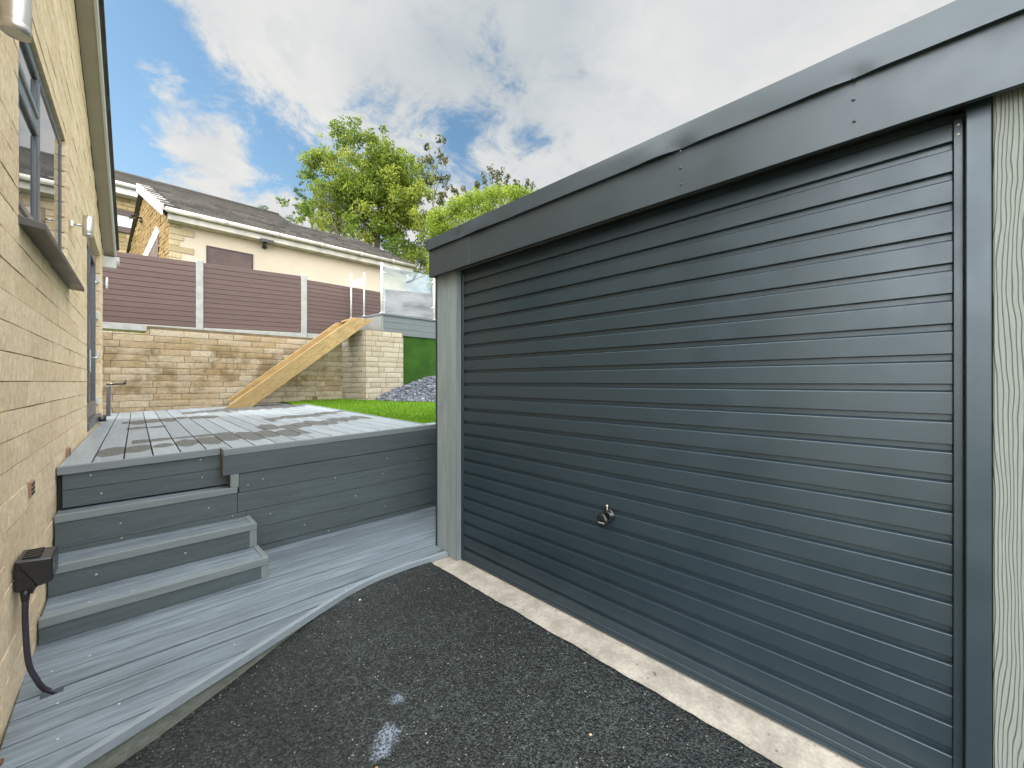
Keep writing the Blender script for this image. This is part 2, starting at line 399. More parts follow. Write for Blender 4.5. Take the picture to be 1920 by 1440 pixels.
def concrete_mat():
    m, t, b = new_mat('threshold_concrete'); c = coords(t)
    n = t.noise(c, 7, 6, .65); n2 = t.noise(c, 60, 5, .7); n3 = t.noise(c, 190, 2, .5)
    col = t.mix(t.smooth(n, .32, .68), (.300, .270, .222), (.460, .418, .352))
    col = shade(t, col, t.smooth(n2, .25, .75, .82, 1.15))
    col = t.mix(t.math('MULTIPLY', t.smooth(t.noise(t.vmath('ADD', c, (3, 3, 3)), 22, 3, .5), .68, .72), .8), col, (.10, .09, .08))
    col = t.mix(t.math('MULTIPLY', t.smooth(n3, .34, .28), .5), col, (.25, .22, .18))
    t.l.new(col, b.inputs['Base Color']); b.inputs['Roughness'].default_value = .9
    bump(t, b, t.math('ADD', n2, t.math('MULTIPLY', n3, .5)), .5, .004)
    return m
M_conc = concrete_mat()

def fence_mat():
    m, t, b = new_mat('brown_composite_fence'); c = coords(t, (1.5, 20, 30)); ti = tintof(t)
    n = t.noise(c, 2.5, 6, .65)
    col = t.mix(t.smooth(n, .3, .7), (0.087, 0.049, 0.042), (0.113, 0.067, 0.058))
    col = shade(t, col, t.math('ADD', .92, t.math('MULTIPLY', ti, .16)))
    t.l.new(col, b.inputs['Base Color']); b.inputs['Roughness'].default_value = .55
    bump(t, b, n, .2, .002)
    return m
M_fence = fence_mat()

def timber_mat():
    m, t, b = new_mat('treated_timber'); tc = t.node('ShaderNodeTexCoord')
    ti = tintof(t)
    # grain follows the slope of the chute (built in the x-z plane)
    rot = t.node('ShaderNodeMapping', inp={0: tc.outputs['Object'], 2: (0, math.radians(36), 0)}).outputs[0]
    rot = t.vmath('ADD', rot, t.node('ShaderNodeCombineXYZ', inp={0: t.math('MULTIPLY', ti, 9.0), 1: 0.0, 2: t.math('MULTIPLY', ti, 3.0)}).outputs[0])
    g = t.noise(t.vmath('MULTIPLY', rot, (.45, 4, 4)), 2.0, 6, .6, 1.6)
    rings = t.smooth(t.math('SINE', t.math('MULTIPLY', g, 46.0)), -.2, 1.0)
    col = t.mix(t.math('MULTIPLY', rings, .8), (0.348, 0.241, 0.098), (0.247, 0.153, 0.051))
    k = t.node('ShaderNodeTexVoronoi', inp={'Vector': t.vmath('MULTIPLY', rot, (2.2, 3.0, 5.0)), 'Scale': 1.0})
    col = t.mix(t.smooth(k.outputs['Distance'], .24, .10, 0.0, .8), col, (.30, .17, .06))
    col = shade(t, col, t.smooth(t.noise(tc.outputs['Object'], 3, 4, .6), .3, .7, .88, 1.1))
    t.l.new(col, b.inputs['Base Color']); b.inputs['Roughness'].default_value = .6
    bump(t, b, g, .3, .002)
    return m
M_timber = timber_mat()

def render_mat():
    m, t, b = new_mat('cream_render'); c = coords(t)
    n = t.noise(c, 1.0, 6, .6); n2 = t.noise(c, 70, 4, .6)
    col = t.mix(t.smooth(n, .35, .7), (.56, .475, .365), (.50, .425, .32))
    t.l.new(col, b.inputs['Base Color']); b.inputs['Roughness'].default_value = .95
    bump(t, b, n2, .35, .005)
    return m
M_render = render_mat()

def tile_mat():
    m, t, b = new_mat('roof_tiles'); c = coords(t); ti = tintof(t)
    n = t.noise(c, 5, 6, .7); n2 = t.noise(c, 1.2, 4, .6)
    col = t.mix(ti, (.048, .042, .036), (.105, .093, .080))
    col = t.mix(t.smooth(n, .5, .75, 0, .5), col, (.15, .14, .125))
    col = shade(t, col, t.smooth(n2, .3, .7, .85, 1.15))
    t.l.new(col, b.inputs['Base Color']); b.inputs['Roughness'].default_value = .85
    bump(t, b, n, .4, .01)
    return m
M_tile = tile_mat()
M_board = plain('brown_board', (.085, .050, .042), .6, var=.25, nscale=3)
M_gutter = plain('weathered_gutter', (0.465, 0.435, 0.375), .5, var=.22, nscale=3)
M_blind = plain('pale_blind', (.62, .68, .64), .6, var=.05)

def turf_mat(name, a, bcol):
    m, t, b = new_mat(name); c = coords(t)
    n = t.noise(c, 3, 5, .6); n2 = t.noise(c, 120, 3, .6)
    col = t.mix(t.smooth(t.math('ADD', t.math('MULTIPLY', n, .5), t.math('MULTIPLY', n2, .5)), .38, .62), a, bcol)
    t.l.new(col, b.inputs['Base Color']); b.inputs['Roughness'].default_value = .8
    b.inputs['Specular IOR Level'].default_value = .25
    bump(t, b, n2, .9, .02)
    return m
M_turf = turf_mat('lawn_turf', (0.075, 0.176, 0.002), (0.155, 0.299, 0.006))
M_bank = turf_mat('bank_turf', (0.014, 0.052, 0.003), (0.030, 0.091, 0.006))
M_soil = turf_mat('rough_ground', (.09, .11, .04), (.15, .17, .07))

def leaf_mat(name, dark, mid, light, trans=.35):
    m, t, b = new_mat(name); ti = tintof(t)
    r = t.node('ShaderNodeValToRGB', inp={0: ti}); cr = r.color_ramp
    cr.elements[0].color = (*dark, 1); cr.elements[1].color = (*light, 1); e = cr.elements.new(.5); e.color = (*mid, 1)
    t.l.new(r.outputs[0], b.inputs['Base Color']); b.inputs['Roughness'].default_value = .55
    b.inputs['Specular IOR Level'].default_value = .35
    tl = t.node('ShaderNodeBsdfTranslucent', inp={0: r.outputs[0]})
    mx = t.node('ShaderNodeMixShader', inp={0: trans, 1: b.outputs[0], 2: tl.outputs[0]})
    o = [n for n in t.n if n.type == 'OUTPUT_MATERIAL'][0]; t.l.new(mx.outputs[0], o.inputs[0])
    return m
M_leaf = leaf_mat('tree_leaves', (.045, .085, .014), (.20, .28, .035), (.50, .50, .09), .5)
M_leaf2 = leaf_mat('feathery_leaves', (.05, .085, .03), (.09, .14, .05), (.14, .20, .07))
M_hedge = leaf_mat('hedge_leaves', (.045, .085, .010), (.20, .29, .024), (.42, .46, .05), .45)
M_shrub = leaf_mat('shrub_leaves', (.035, .055, .018), (.075, .09, .022), (.18, .12, .04))
M_bark = plain('bark', (.13, .105, .075), .9, var=.3, nscale=12, bstr=.8, bscale=30)
M_slate = None
def slate_mat():
    m, t, b = new_mat('slate_chips'); ti = tintof(t)
    col = t.mix(ti, (0.072, 0.083, 0.100), (0.231, 0.248, 0.279))
    t.l.new(col, b.inputs['Base Color']); b.inputs['Roughness'].default_value = .5
    return m
M_slate = slate_mat()

# ------------------------------------------------------------------ stone-course wall builder
def stones(B, org, du, nrm, L, courses, wr, openings=(), ztop=None, proud=.012, gap=.006, rough=.004, seed=1, sub=(5, 2), edgef=.72):
    r = random.Random(seed); org = Vector(org); du = Vector(du); nrm = Vector(nrm)
    for ci in range(len(courses)-1):
        z0, z1 = courses[ci], courses[ci+1]; zm = (z0+z1)/2
        u = -r.uniform(0, wr[0])
        while u < L:
            wd = r.uniform(*wr); a, b_ = max(u, 0), min(u+wd, L); u += wd
            segs = [(a, b_)]
            for (o0, o1, p0, p1) in openings:
                if p0-.01 < zm < p1+.01:
                    ns = []
                    for (s0, s1) in segs:
                        if s1 <= o0 or s0 >= o1: ns.append((s0, s1)); continue
                        if s0 < o0: ns.append((s0, o0))
                        if s1 > o1: ns.append((o1, s1))
                    segs = ns
            for (s0, s1) in segs:
                if s1-s0 < .03: continue
                if ztop and ztop((s0+s1)/2) < z0+.01: continue
                ti = r.random(); ph = r.uniform(0, 50); pr = proud*r.uniform(.8, 1.25)
                g = gap/2; nu = max(2, min(sub[0], int((s1-s0)/.06))); nv = sub[1]
                wob = [r.uniform(-.0015, .0015) for _ in range(4)]
                def fn(i, j):
                    uu = s0+g+(s1-s0-2*g)*i/nu; v = z0+g+(z1-z0-2*g)*j/nv
                    if ztop: v = min(v, ztop(uu))
                    edge = (i in (0, nu)) or (j in (0, nv))
                    h = pr*(edgef if edge else 1.0)+mnoise.noise(Vector((uu*9+ph, v*14, ph)))*rough*(1 if not edge else .5)
                    v += wob[0]*(i/nu)+wob[1]*(1-i/nu)
                    return org+du*uu+Vector((0, 0, v))+nrm*h
                vs = [[B.b.verts.new(fn(i, j)) for j in range(nv+1)] for i in range(nu+1)]
                for i in range(nu):
                    for j in range(nv):
                        f = B.b.faces.new([vs[i][j], vs[i+1][j], vs[i+1][j+1], vs[i][j+1]]); f[B.t] = ti; f.smooth = True
                ring = [vs[i][0] for i in range(nu+1)]+[vs[nu][j] for j in range(1, nv+1)]+[vs[i][nv] for i in range(nu-1, -1, -1)]+[vs[0][j] for j in range(nv-1, 0, -1)]
                back = [B.b.verts.new(v.co-nrm*((v.co-org).dot(nrm)+.003)) for v in ring]
                ring = [B.b.verts.new(v.co) for v in ring]
                for k in range(len(ring)):
                    k2 = (k+1) % len(ring)
                    f = B.b.faces.new([ring[k2], ring[k], back[k], back[k2]]); f[B.t] = ti*.6

# ------------------------------------------------------------------ SETTING
def tar_z(x, y):
    q = min(max((1.0-x)/1.05, 0), 1); q = q*q*(3-2*q)
    z = -.085*q
    if x < -.1: z -= 0
    return z + .003*mnoise.noise(Vector((x*3, y*3, 0)))
def tarmac():
    B = BM(); xs = [-.45+i*.03 for i in range(70)]; xs = [x for x in xs if x < 1.62]; ys = [-8+.5*i for i in range(15)]+[-.5+.04*i for i in range(79)]
    rr = random.Random(3)
    rows = []
    for y in ys:
        e = 1.650+.010*mnoise.noise(Vector((y*7, 0, 2)))+.006*mnoise.noise(Vector((y*33, 5, 2)))+.004*mnoise.noise(Vector((y*80, 5, 7)))
        row = [B.b.verts.new((x, y, tar_z(x, y)+.006)) for x in xs]
        row.append(B.b.verts.new((e-.006, y, tar_z(1.64, y)+.006))); row.append(B.b.verts.new((e, y, -.008)))
        rows.append(row)
    for i in range(len(rows)-1):
        for j in range(len(rows[0])-1):
            f = B.b.faces.new([rows[i][j], rows[i][j+1], rows[i+1][j+1], rows[i+1][j]]); f.smooth = True; f[B.t] = .5
    o = B.build('driveway', M_tarmac); tag(o, kind='structure')
tarmac()
B = BM()
B.box(1.55, 1.90, -3.0, 2.62, -.14, 0.0, bev=.004)
tag(B.build('concrete_threshold', M_conc), kind='structure')
# base ground to the horizon
B = BM(); B.face([(-900, -900, -.16), (900, -900, -.16), (900, 900, -.16), (-900, 900, -.16)])
tag(B.build('ground', M_soil), kind='structure')
# upper terrace behind the retaining wall
B = BM(); B.face([(-60, 9.62, 2.26), (120, 9.62, 2.26), (120, 200, 2.9), (-60, 200, 2.9)]); B.face([(120, 9.62, 2.26), (-60, 9.62, 2.26), (-60, 9.62, -.1), (120, 9.62, -.1)])
tag(B.build('upper_garden_ground', M_soil), kind='structure')

# lawn
def lawn_z(x, y):
    return .853+.028*(x-2.3)*.4 + max(0, (y-6.5))*.028
B = BM()
B.grid(lambda u, v: Vector((2.40+u*9, 2.9+v*6.6, lawn_z(2.4+u*9, 2.9+v*6.6)+.01*mnoise.noise(Vector((u*9, v*8, 0))))), 40, 40)
tag(B.build('lawn', M_turf), kind='structure')
# grass blades where they are seen
def blades():
    rg = np.random.default_rng(5); N = 42000
    y = 3.4+rg.random(N)**.8*5.9; edge = 2.36+.36*(y-3.5)/5.6+.02
    x = edge+rg.random(N)*np.clip(1.0+.30*(y-3.4), .6, 3.2)
    z = .853+.028*(x-2.3)*.4+np.maximum(0, y-6.5)*.028
    a = rg.random(N)*6.283; wd = .004+.003*rg.random(N); h = .018+.018*rg.random(N); lean = .016*rg.standard_normal((N, 2))
    v = np.zeros((N, 3, 3)); dx, dy = np.cos(a)*wd, np.sin(a)*wd
    v[:, 0] = np.stack([x-dx, y-dy, z-.004], 1); v[:, 1] = np.stack([x+dx, y+dy, z-.004], 1); v[:, 2] = np.stack([x+lean[:, 0], y+lean[:, 1], z+h], 1)
    me = bpy.data.meshes.new('grass'); me.from_pydata(v.reshape(-1, 3).tolist(), [], [(3*i, 3*i+1, 3*i+2) for i in range(N)])
    at = me.attributes.new('tint', 'FLOAT', 'FACE'); at.data.foreach_set('value', rg.random(N).astype(np.float32))
    m = leaf_mat('grass_blades', (0.058, 0.141, 0.003), (0.117, 0.248, 0.005), (0.195, 0.347, 0.012), .25)
    tag(link_mesh('grass', me, m), 'short bright green artificial grass beside the raised deck', 'grass', kind='stuff')
blades()
# turf covered bank behind the pillar and ground below
B = BM()
def bankf(u, v):
    x = 4.80+u*7; z0 = .9; z1 = 2.56
    return Vector((x, 8.66+.12*v+.02*mnoise.noise(Vector((x*2, v*3, 0))), z0+(z1-z0)*v))
B.grid(bankf, 40, 14)
B.face([(4.8, 8.78, 2.56), (11.8, 8.78, 2.56), (11.8, 9.7, 2.6), (4.8, 9.7, 2.6)])
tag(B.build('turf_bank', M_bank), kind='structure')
def slate():
    rg = np.random.default_rng(9); rr = random.Random(4); V = []; Fc = []; T = []
    def hz(x, y):
        top = .92+.42*min(max((x-4.0)/1.5, 0), 1)
        k = min(max((y-7.15-max(0, 4.9-x)*.75)/1.15, 0), 1)
        return lawn_z(x, y)+(top-.92+.02)*k*1.15 - .02*(1-k)
    Bs = BM(); Bs.grid(lambda u, v: Vector((4.1+u*4, 7.0+v*1.75, hz(4.1+u*4, 7.0+v*1.75)-.03)), 30, 16)
    Bs.b.free()
    for i in range(5200):
        x = rr.uniform(4.15, 7.2); y = rr.uniform(7.2, 8.6)
        if hz(x, y) < lawn_z(x, y)-.004: continue
        z = hz(x, y)+rr.uniform(0, .035); s = rr.uniform(.018, .05); th = s*rr.uniform(.15, .35)
        q = Matrix.Rotation(rr.uniform(0, 6.28), 3, 'Z') @ Matrix.Rotation(rr.gauss(0, .45), 3, 'X') @ Matrix.Rotation(rr.gauss(0, .45), 3, 'Y')
        n = len(V); k = rr.choice((4, 5)); ring = [(math.cos(2*math.pi*a/k+rr.uniform(-.3, .3))*s*rr.uniform(.6, 1.2), math.sin(2*math.pi*a/k)*s*rr.uniform(.4, .8)) for a in range(k)]
        for zz in (-th/2, th/2):
            for p in ring: V.append(tuple(Vector((x, y, z))+q @ Vector((p[0], p[1], zz))))
        Fc.append(tuple(range(n+k-1, n-1, -1))); Fc.append(tuple(range(n+k, n+2*k)))
        ti = min(1, max(0, rr.gauss(.4, .25)));
        if rr.random() < .03: ti = 1.6
        T += [ti]*2
        for a in range(k):
            a2 = (a+1) % k; Fc.append((n+a, n+a2, n+k+a2, n+k+a)); T.append(ti)
    # bed under the chips
    nx, ny = 24, 14; n = len(V)
    for i in range(nx+1):
        for j in range(ny+1):
            x = 4.1+i/nx*3.4; y = 7.1+j/ny*1.6; V.append((x, y, hz(x, y)-.012))
    for i in range(nx):
        for j in range(ny):
            a = n+i*(ny+1)+j; Fc.append((a, a+ny+1, a+ny+2, a+1)); T.append(.1)
    me = bpy.data.meshes.new('slate_chippings'); me.from_pydata(V, [], Fc)
    at = me.attributes.new('tint', 'FLOAT', 'FACE'); at.data.foreach_set('value', np.array(T, np.float32))
    tag(link_mesh('slate_chippings', me, M_slate), 'heap of blue grey slate chippings at the foot of the turf bank', 'slate', kind='stuff')
slate()

# ------------------------------------------------------------------ LEFT HOUSE (gable wall facing the drive)
HW = Vector((-.305, 3.085, 0)); HD = Vector((.026, .9997, 0)).normalized(); HN = Vector((HD.y, -HD.x, 0))
def wp(s, z, off=0.0):                        # s = distance along wall measured from y=3.085
    return HW+HD*s+HN*off+Vector((0, 0, z))
def on_wall(px, py, off=0.0):
    p = at_plane(px, py, HW+HN*off, HN); return (p-HW).dot(HD), p.z
house = thing('house', 'honey stone house with a long gable wall running along the left of the drive', 'house', wp(2, 0, -3))
S0, S1 = -2.45, 4.72                          # wall extent along s
RIDGE_S = .95
def rake(s): return max(4.57-.37*abs(s-RIDGE_S), 4.05) if s < RIDGE_S else 4.57-.37*(s-RIDGE_S)  # unseen stretch before the ridge kept high to shade the garage
WIN = (on_wall(30, 60)[0], on_wall(121, 300)[0], 2.07, 3.03)
s_dl = on_wall(161, 600)[0]; s_dr = on_wall(186.5, 600)[0]
DOOR = (s_dl, s_dr, .915, 2.98)
ops = [WIN, DOOR]
B = BM()
crs = [ -.222+.1164*k for k in range(56)]
off0 = 1.352-(-.222+.1164*round((1.352+.222)/.1164)); crs = [c+off0 for c in crs]
stones(B, HW+HD*(-2.45), HD, HN, S1+2.45, crs, (.26, .46), [(o[0]+2.45, o[1]+2.45, o[2], o[3]) for o in ops], ztop=lambda u: rake(u-2.45)-.02, proud=.008, gap=.0045, rough=.005, seed=11, sub=(7, 2), edgef=.93)
# mortar backing with openings, and the rest of the walls
def wall_quad(s0, s1, z0, z1, off=0.0, mat=1):
    B.face([wp(s0, z0, off), wp(s1, z0, off), wp(s1, z1, off), wp(s0, z1, off)], .5, mat)
cuts = sorted([S0, WIN[0], WIN[1], DOOR[0], DOOR[1], S1])
for i in range(len(cuts)-1):
    a, b_ = cuts[i], cuts[i+1]
    zt = lambda s: rake(s)
    rngs = [(-.2, None)]
    if (a, b_) == (WIN[0], WIN[1]): rngs = [(-.2, WIN[2]), (WIN[3], None)]
    if (a, b_) == (DOOR[0], DOOR[1]): rngs = [(-.2, DOOR[2]), (DOOR[3], None)]
    for z0, z1 in rngs:
        if z1 is None:
            pts = [wp(a, z0), wp(b_, z0), wp(b_, rake(b_))]
            for q_ in (RIDGE_S, -.455):
                if a < q_ < b_: pts.append(wp(q_, rake(q_)))
            pts.append(wp(a, rake(a))); B.face(pts, .5, 1)
        else: wall_quad(a, b_, z0, z1)
# end wall, back
B.face([wp(S1, -.2), wp(S1, -.2, -8), wp(S1, rake(S1), -8), wp(S1, rake(S1))], .6, 0)
B.face([wp(S0, -.2), wp(S0, rake(S0)), wp(S0, rake(S0), -8), wp(S0, -.2, -8)], .6, 0)
# reveals
for (a, b_, z0, z1), dp in ((WIN, .10), (DOOR, .11)):
    n = 9
    for k in range(n):
        za, zb = z0+(z1-z0)*k/n, z0+(z1-z0)*(k+1)/n-.006
        B.obox(wp(b_, za, -dp), HN*(dp+.012), HD*.08, (0, 0, zb-za), rnd.random(), 0, .003)
        B.obox(wp(a-.08, za, -dp), HN*(dp-.002), HD*.08, (0, 0, zb-za), rnd.random(), 0, .003)
    B.obox(wp(a, z1, -dp), HN*(dp+.004), HD*(b_-a), (0, 0, .10), .5, 0)
hw = B.build('wall', [M_house, M_mort], house)
# quoin-like stone jamb blocks beside the window
# window
M_frame = paint('anthracite_window_frame', (.075, .085, .095), .30)
B = BM(); a, b_, z0, z1 = WIN; fw = .062
fo = -.062
def fbar(s0, s1, za, zb, off=fo, dep=.05, bev=.006): B.obox(wp(s0, za, off), HN*dep, HD*(s1-s0), (0, 0, zb-za), .5, 0, bev)
fbar(a, b_, z0, z0+fw); fbar(a, b_, z1-fw, z1)
fbar(a, a+fw, z0+fw, z1-fw); fbar(b_-fw, b_, z0+fw, z1-fw)
sm = on_wall(52, 300, -.05)[0]; fbar(sm-.045, sm+.045, z0+fw, z1-fw)
zt_ = z0+(z1-z0)*.66
# casement with top-hung fanlight (near light)
fbar(a+fw, sm-.045, zt_-.03, zt_+.03)
for (q0, q1, r0, r1) in ((a+fw, sm-.045, z0+fw, zt_-.03), (a+fw, sm-.045, zt_+.03, z1-fw)):
    for (x0, x1, y0, y1) in ((q0, q1, r0, r0+.04), (q0, q1, r1-.04, r1), (q0, q0+.04, r0+.04, r1-.04), (q1-.04, q1, r0+.04, r1-.04)):
        fbar(x0, x1, y0, y1, fo+.015, .042)
win = B.build('window', M_frame, house)
B = BM()
for (s0, s1) in ((a+.02, sm), (sm, b_-.02)):
    B.obox(wp(s0, z0+.02, fo+.012), HN*.032, HD*(s1-s0), (0, 0, z1-z0-.04))
B.build('pane', M_glassw, win)
B = BM(); sa = on_wall(40, 440, .0)[0]-.12; sb = b_+.13
B.hexa([wp(sa, z0-.045, -.04), wp(sb, z0-.045, -.04), wp(sb, z0-.06, .085), wp(sa, z0-.06, .085),
        wp(sa, z0-.001, -.04), wp(sb, z0-.001, -.04), wp(sb, z0-.03, .085), wp(sa, z0-.03, .085)][:8], .5, 0, .003)
B.build('sill', plain('brown_grey_sill', (0.078, 0.069, 0.066), .4), win, recalc=True)
# dark sheet behind the glass: unlit room put into its colour
B = BM(); B.obox(wp(a-.05, z0-.05, -.60), HN*.02, HD*(b_-a+.1), (0, 0, z1-z0+.1)); B.build('dark_room_sheet', plain('room_dark', (.05, .05, .05), .9), win)
# french door
a, b_, z0, z1 = DOOR; B = BM(); fo = -.10
fbar(a, b_, z1-.06, z1, fo); fbar(a, a+.05, z0+.03, z1-.06, fo); fbar(b_-.05, b_, z0+.03, z1-.06, fo); fbar(a, b_, z0-.05, z0+.03, fo, .12)
mid = (a+b_)/2
for (q0, q1) in ((a+.05, mid-.002), (mid+.002, b_-.05)):
    fbar(q0, q0+.09, z0+.03, z1-.06, fo+.015, .055); fbar(q1-.09, q1, z0+.03, z1-.06, fo+.015, .055)
    fbar(q0+.09, q1-.09, z0+.03, z0+.20, fo+.015, .055); fbar(q0+.09, q1-.09, z1-.15, z1-.06, fo+.015, .055)
dr = B.build('door', M_frame, house)
B = BM()
for (q0, q1) in ((a+.14, mid-.09), (mid+.09, b_-.14)): B.obox(wp(q0, z0+.2, fo+.03), HN*.012, HD*(q1-q0), (0, 0, z1-z0-.35))
B.build('pane', M_glassw, dr)
for (s_, zz_) in ((a+.03, 2.55), (a+.03, 1.78), (a+.03, 1.02), (b_-.03, 2.62), (b_-.03, 2.15), (b_-.03, 1.66), (b_-.03, 1.06)):
    B = BM(); B.obox(wp(s_-.02, zz_, fo+.05), HN*.045, HD*.045, (0, 0, .09), .5, 0, .006); B.build('hinge', M_white, dr)
B = BM(); B.obox(wp(mid-.08, 1.45, fo+.07), HN*.014, HD*.035, (0, 0, .26), .5, 0, .004)
B.tube(wp(mid-.062, 1.62, fo+.08), wp(mid-.062, 1.62, fo+.15), .009); B.tube(wp(mid-.062, 1.62, fo+.145), wp(mid-.19, 1.62, fo+.145), .010)
B.build('handle', M_metal, dr)
# air bricks
for px, py in ((57, 916), (128, 848)):
    s_, z_ = on_wall(px, py, .012)
    B = BM(); B.obox(wp(s_-.045, z_-.035, .004), HN*.016, HD*.09, (0, 0, .07), .5, 0, .003)
    for k in range(3): B.obox(wp(s_-.035, z_-.025+k*.02, .019), HN*.003, HD*.07, (0, 0, .008), .5, 1)
    B.build('air_brick', [plain('terracotta%d' % px, (.30, .19, .12), .9, var=.25, nscale=25), M_dark], house)
# verge: soffit, bargeboard, tiles
OV = .135
def rak(s, dz=0.0): return rake(s)+dz
SE = S1+.20
B = BM()
for (s0, s1) in ((RIDGE_S, SE), (-.455, RIDGE_S), (S0-.1, -.455)):
    B.hexa([wp(s0, rake(s0)-.012, .012), wp(s1, rake(s1)-.012, .012), wp(s1, rake(s1)-.012, OV-.02), wp(s0, rake(s0)-.012, OV-.02),
            wp(s0, rake(s0)+.006, .012), wp(s1, rake(s1)+.006, .012), wp(s1, rake(s1)+.006, OV-.02), wp(s0, rake(s0)+.006, OV-.02)])
B.build('soffit', M_soffit, house, recalc=True)
B = BM()
for (s0, s1) in ((RIDGE_S, SE), (-.455, RIDGE_S), (S0-.1, -.455)):
    B.hexa([wp(s0, rake(s0)-.02, OV-.02), wp(s1, rake(s1)-.02, OV-.02), wp(s1, rake(s1)-.02, OV), wp(s0, rake(s0)-.02, OV),
            wp(s0, rake(s0)+.13, OV-.02), wp(s1, rake(s1)+.13, OV-.02), wp(s1, rake(s1)+.13, OV), wp(s0, rake(s0)+.13, OV)], .5, 0, .002)
# boxed eaves end
B.obox(wp(SE-.16, rake(SE)-.16, -.02), HN*(OV+.022), HD*.16, (0, 0, .15), .5, 0, .003)
B.build('bargeboard', M_white, house, recalc=True)
B = BM()
for (s0, s1) in ((RIDGE_S, SE+.03), (-.455, RIDGE_S), (S0-.1, -.455)):
    B.hexa([wp(s0, rake(s0)+.13, -8.2), wp(s1, rake(s1)+.13, -8.2), wp(s1, rake(s1)+.13, OV+.01), wp(s0, rake(s0)+.13, OV+.01),
            wp(s0, rake(s0)+.17, -8.2), wp(s1, rake(s1)+.17, -8.2), wp(s1, rake(s1)+.17, OV+.01), wp(s0, rake(s0)+.17, OV+.01)])
n = 24
for k in range(n):                             # tile noses standing out along the verge
    s_ = SE+.03-(SE-RIDGE_S)*(k+1)/n; s2 = s_+(SE-RIDGE_S)/n*1.02
    B.hexa([wp(s_, rake(s_)+.15, -.4), wp(s2, rake(s2)+.150, -.4), wp(s2, rake(s2)+.150, OV+.03), wp(s_, rake(s_)+.15, OV+.03),
            wp(s_, rake(s_)+.176, -.4), wp(s2, rake(s2)+.20, -.4), wp(s2, rake(s2)+.20, OV+.03), wp(s_, rake(s_)+.176, OV+.03)], rnd.random(), 0, .003)
B.build('roof', M_tile, house, recalc=True)
B = BM(); p0 = wp(SE+.06, rake(SE)-.01, -8); p1 = wp(SE+.06, rake(SE)-.01, OV+.03); B.tube(p0, p1, .055, n=14); B.build('gutter', M_white, house)

# ------------------------------------------------------------------ wall lights
def wall_light(px, py, off, r, h, label, face=None):
    s_, z_ = on_wall(px, py, off)
    t = thing('wall_light', label, 'wall light', wp(s_, z_-h/2, 0), 'cylinder lights on the house wall')
    c = wp(s_, z_-h/2, off)
    B = BM(); B.lathe(c, [(0, .004), (r*.86, .004), (r*.9, 0), (r, 0), (r, h*.12), (r*.985, h*.125), (r, h*.13), (r, h), (r*.9, h), (r*.86, h-.004), (0, h-.004)], 28)
    b = B.build('lamp_body', M_grey_metal, t)
    B = BM(); B.lathe(c+Vector((0, 0, -.0005)), [(0, .002), (r*.84, .002)], 24, tint=.5); B.build('lens', plain('lamp_lens%d' % px, (.55, .55, .50), .2), t)
    B = BM(); B.obox(wp(s_-r*.6, z_-r*.8, .010), HN*.02, HD*r*1.2, (0, 0, r*1.6), .5, 0, .003); B.tube(wp(s_, z_, .02), wp(s_, z_, off-r+.004), r*.28)
    B.build('bracket', M_metal, t)
wall_light(30, -6, .13, .029, .21, 'large silver cylinder wall light above the window at the top left corner')
wall_light(165, 425, .10, .030, .145, 'small silver cylinder wall light mounted above the near side of the french door')
wall_light(199, 531, .10, .019, .135, 'small pale wall light beyond the french door, in front of the brown fence')

# ------------------------------------------------------------------ socket box and conduit
def socket():
    sL, zT = on_wall(22, 1045, .0); zT = .50
    t = thing('outdoor_socket', 'black weatherproof socket box on the stone wall with a grey conduit curving into the deck', 'socket box', wp(0, .3, 0))
    s0, z0 = on_wall(36, 1100, .02)
    sa = s0-.05
    L = .15; dep = .105; zb, zt = z0-.01, z0+.115
    B = BM(); B.obox(wp(sa, zb, .012), HN*dep*.6, HD*L, (0, 0, zt-zb), .5, 0, .008); B.build('back_box', M_black, t)
    B = BM()
    B.hexa([wp(sa-.006, zb+.01, .012+dep*.6), wp(sa+L+.006, zb+.01, .012+dep*.6), wp(sa+L+.006, zb+.02, .012+dep), wp(sa-.006, zb+.02, .012+dep),
            wp(sa-.006, zt+.006, .012), wp(sa+L+.006, zt+.006, .012), wp(sa+L+.006, zt-.004, .012+dep), wp(sa-.006, zt-.004, .012+dep)], .5, 0, .006)
    B.build('lid', plain('socket_lid', (.020, .021, .024), .25), t, recalc=True)
    B = BM()
    for k in range(5):
        B.obox(wp(sa+.02+k*.026, zt+.0035, .03), HN*.05, HD*.010, (0, 0, .005), .5, 0, .001)
    B.build('lid_slots', M_black, t)
    B = BM()
    for k in range(3): B.tube(wp(sa+.05+k*.035, zb+.004, .05), wp(sa+.05+k*.035, zb-.028, .05), .011, .009, n=10)
    B.tube(wp(sa+.02, zb+.004, .04), wp(sa+.02, zb-.045, .04), .016, .011, n=12)
    B.build('gland', M_black, t)
    hole = at_z(95, 1292, .037)
    st = wp(sa+.02, zb-.04, .04)
    pts = []
    cps = [st, st+Vector((0, 0, -.10)), st+(hole-st)*.12+Vector((0, 0, -.21)), st+(hole-st)*.42+Vector((0, 0, -.17)), hole+Vector((-.018, .0, .012)), hole+Vector((.02, 0, -.03))]
    def cr(p0, p1, p2, p3, u): return .5*((2*p1)+(p2-p0)*u+(2*p0-5*p1+4*p2-p3)*u*u+(3*p1-p0-3*p2+p3)*u**3)
    cps = [cps[0]*2-cps[1]]+cps+[cps[-1]*2-cps[-2]]
    for i in range(1, len(cps)-2):
        for k in range(8): pts.append(cr(cps[i-1], cps[i], cps[i+1], cps[i+2], k/8))
    pts.append(cps[-2])
    B = BM(); B.path(pts, .0095, 14); B.build('conduit', M_hose, t)
socket()
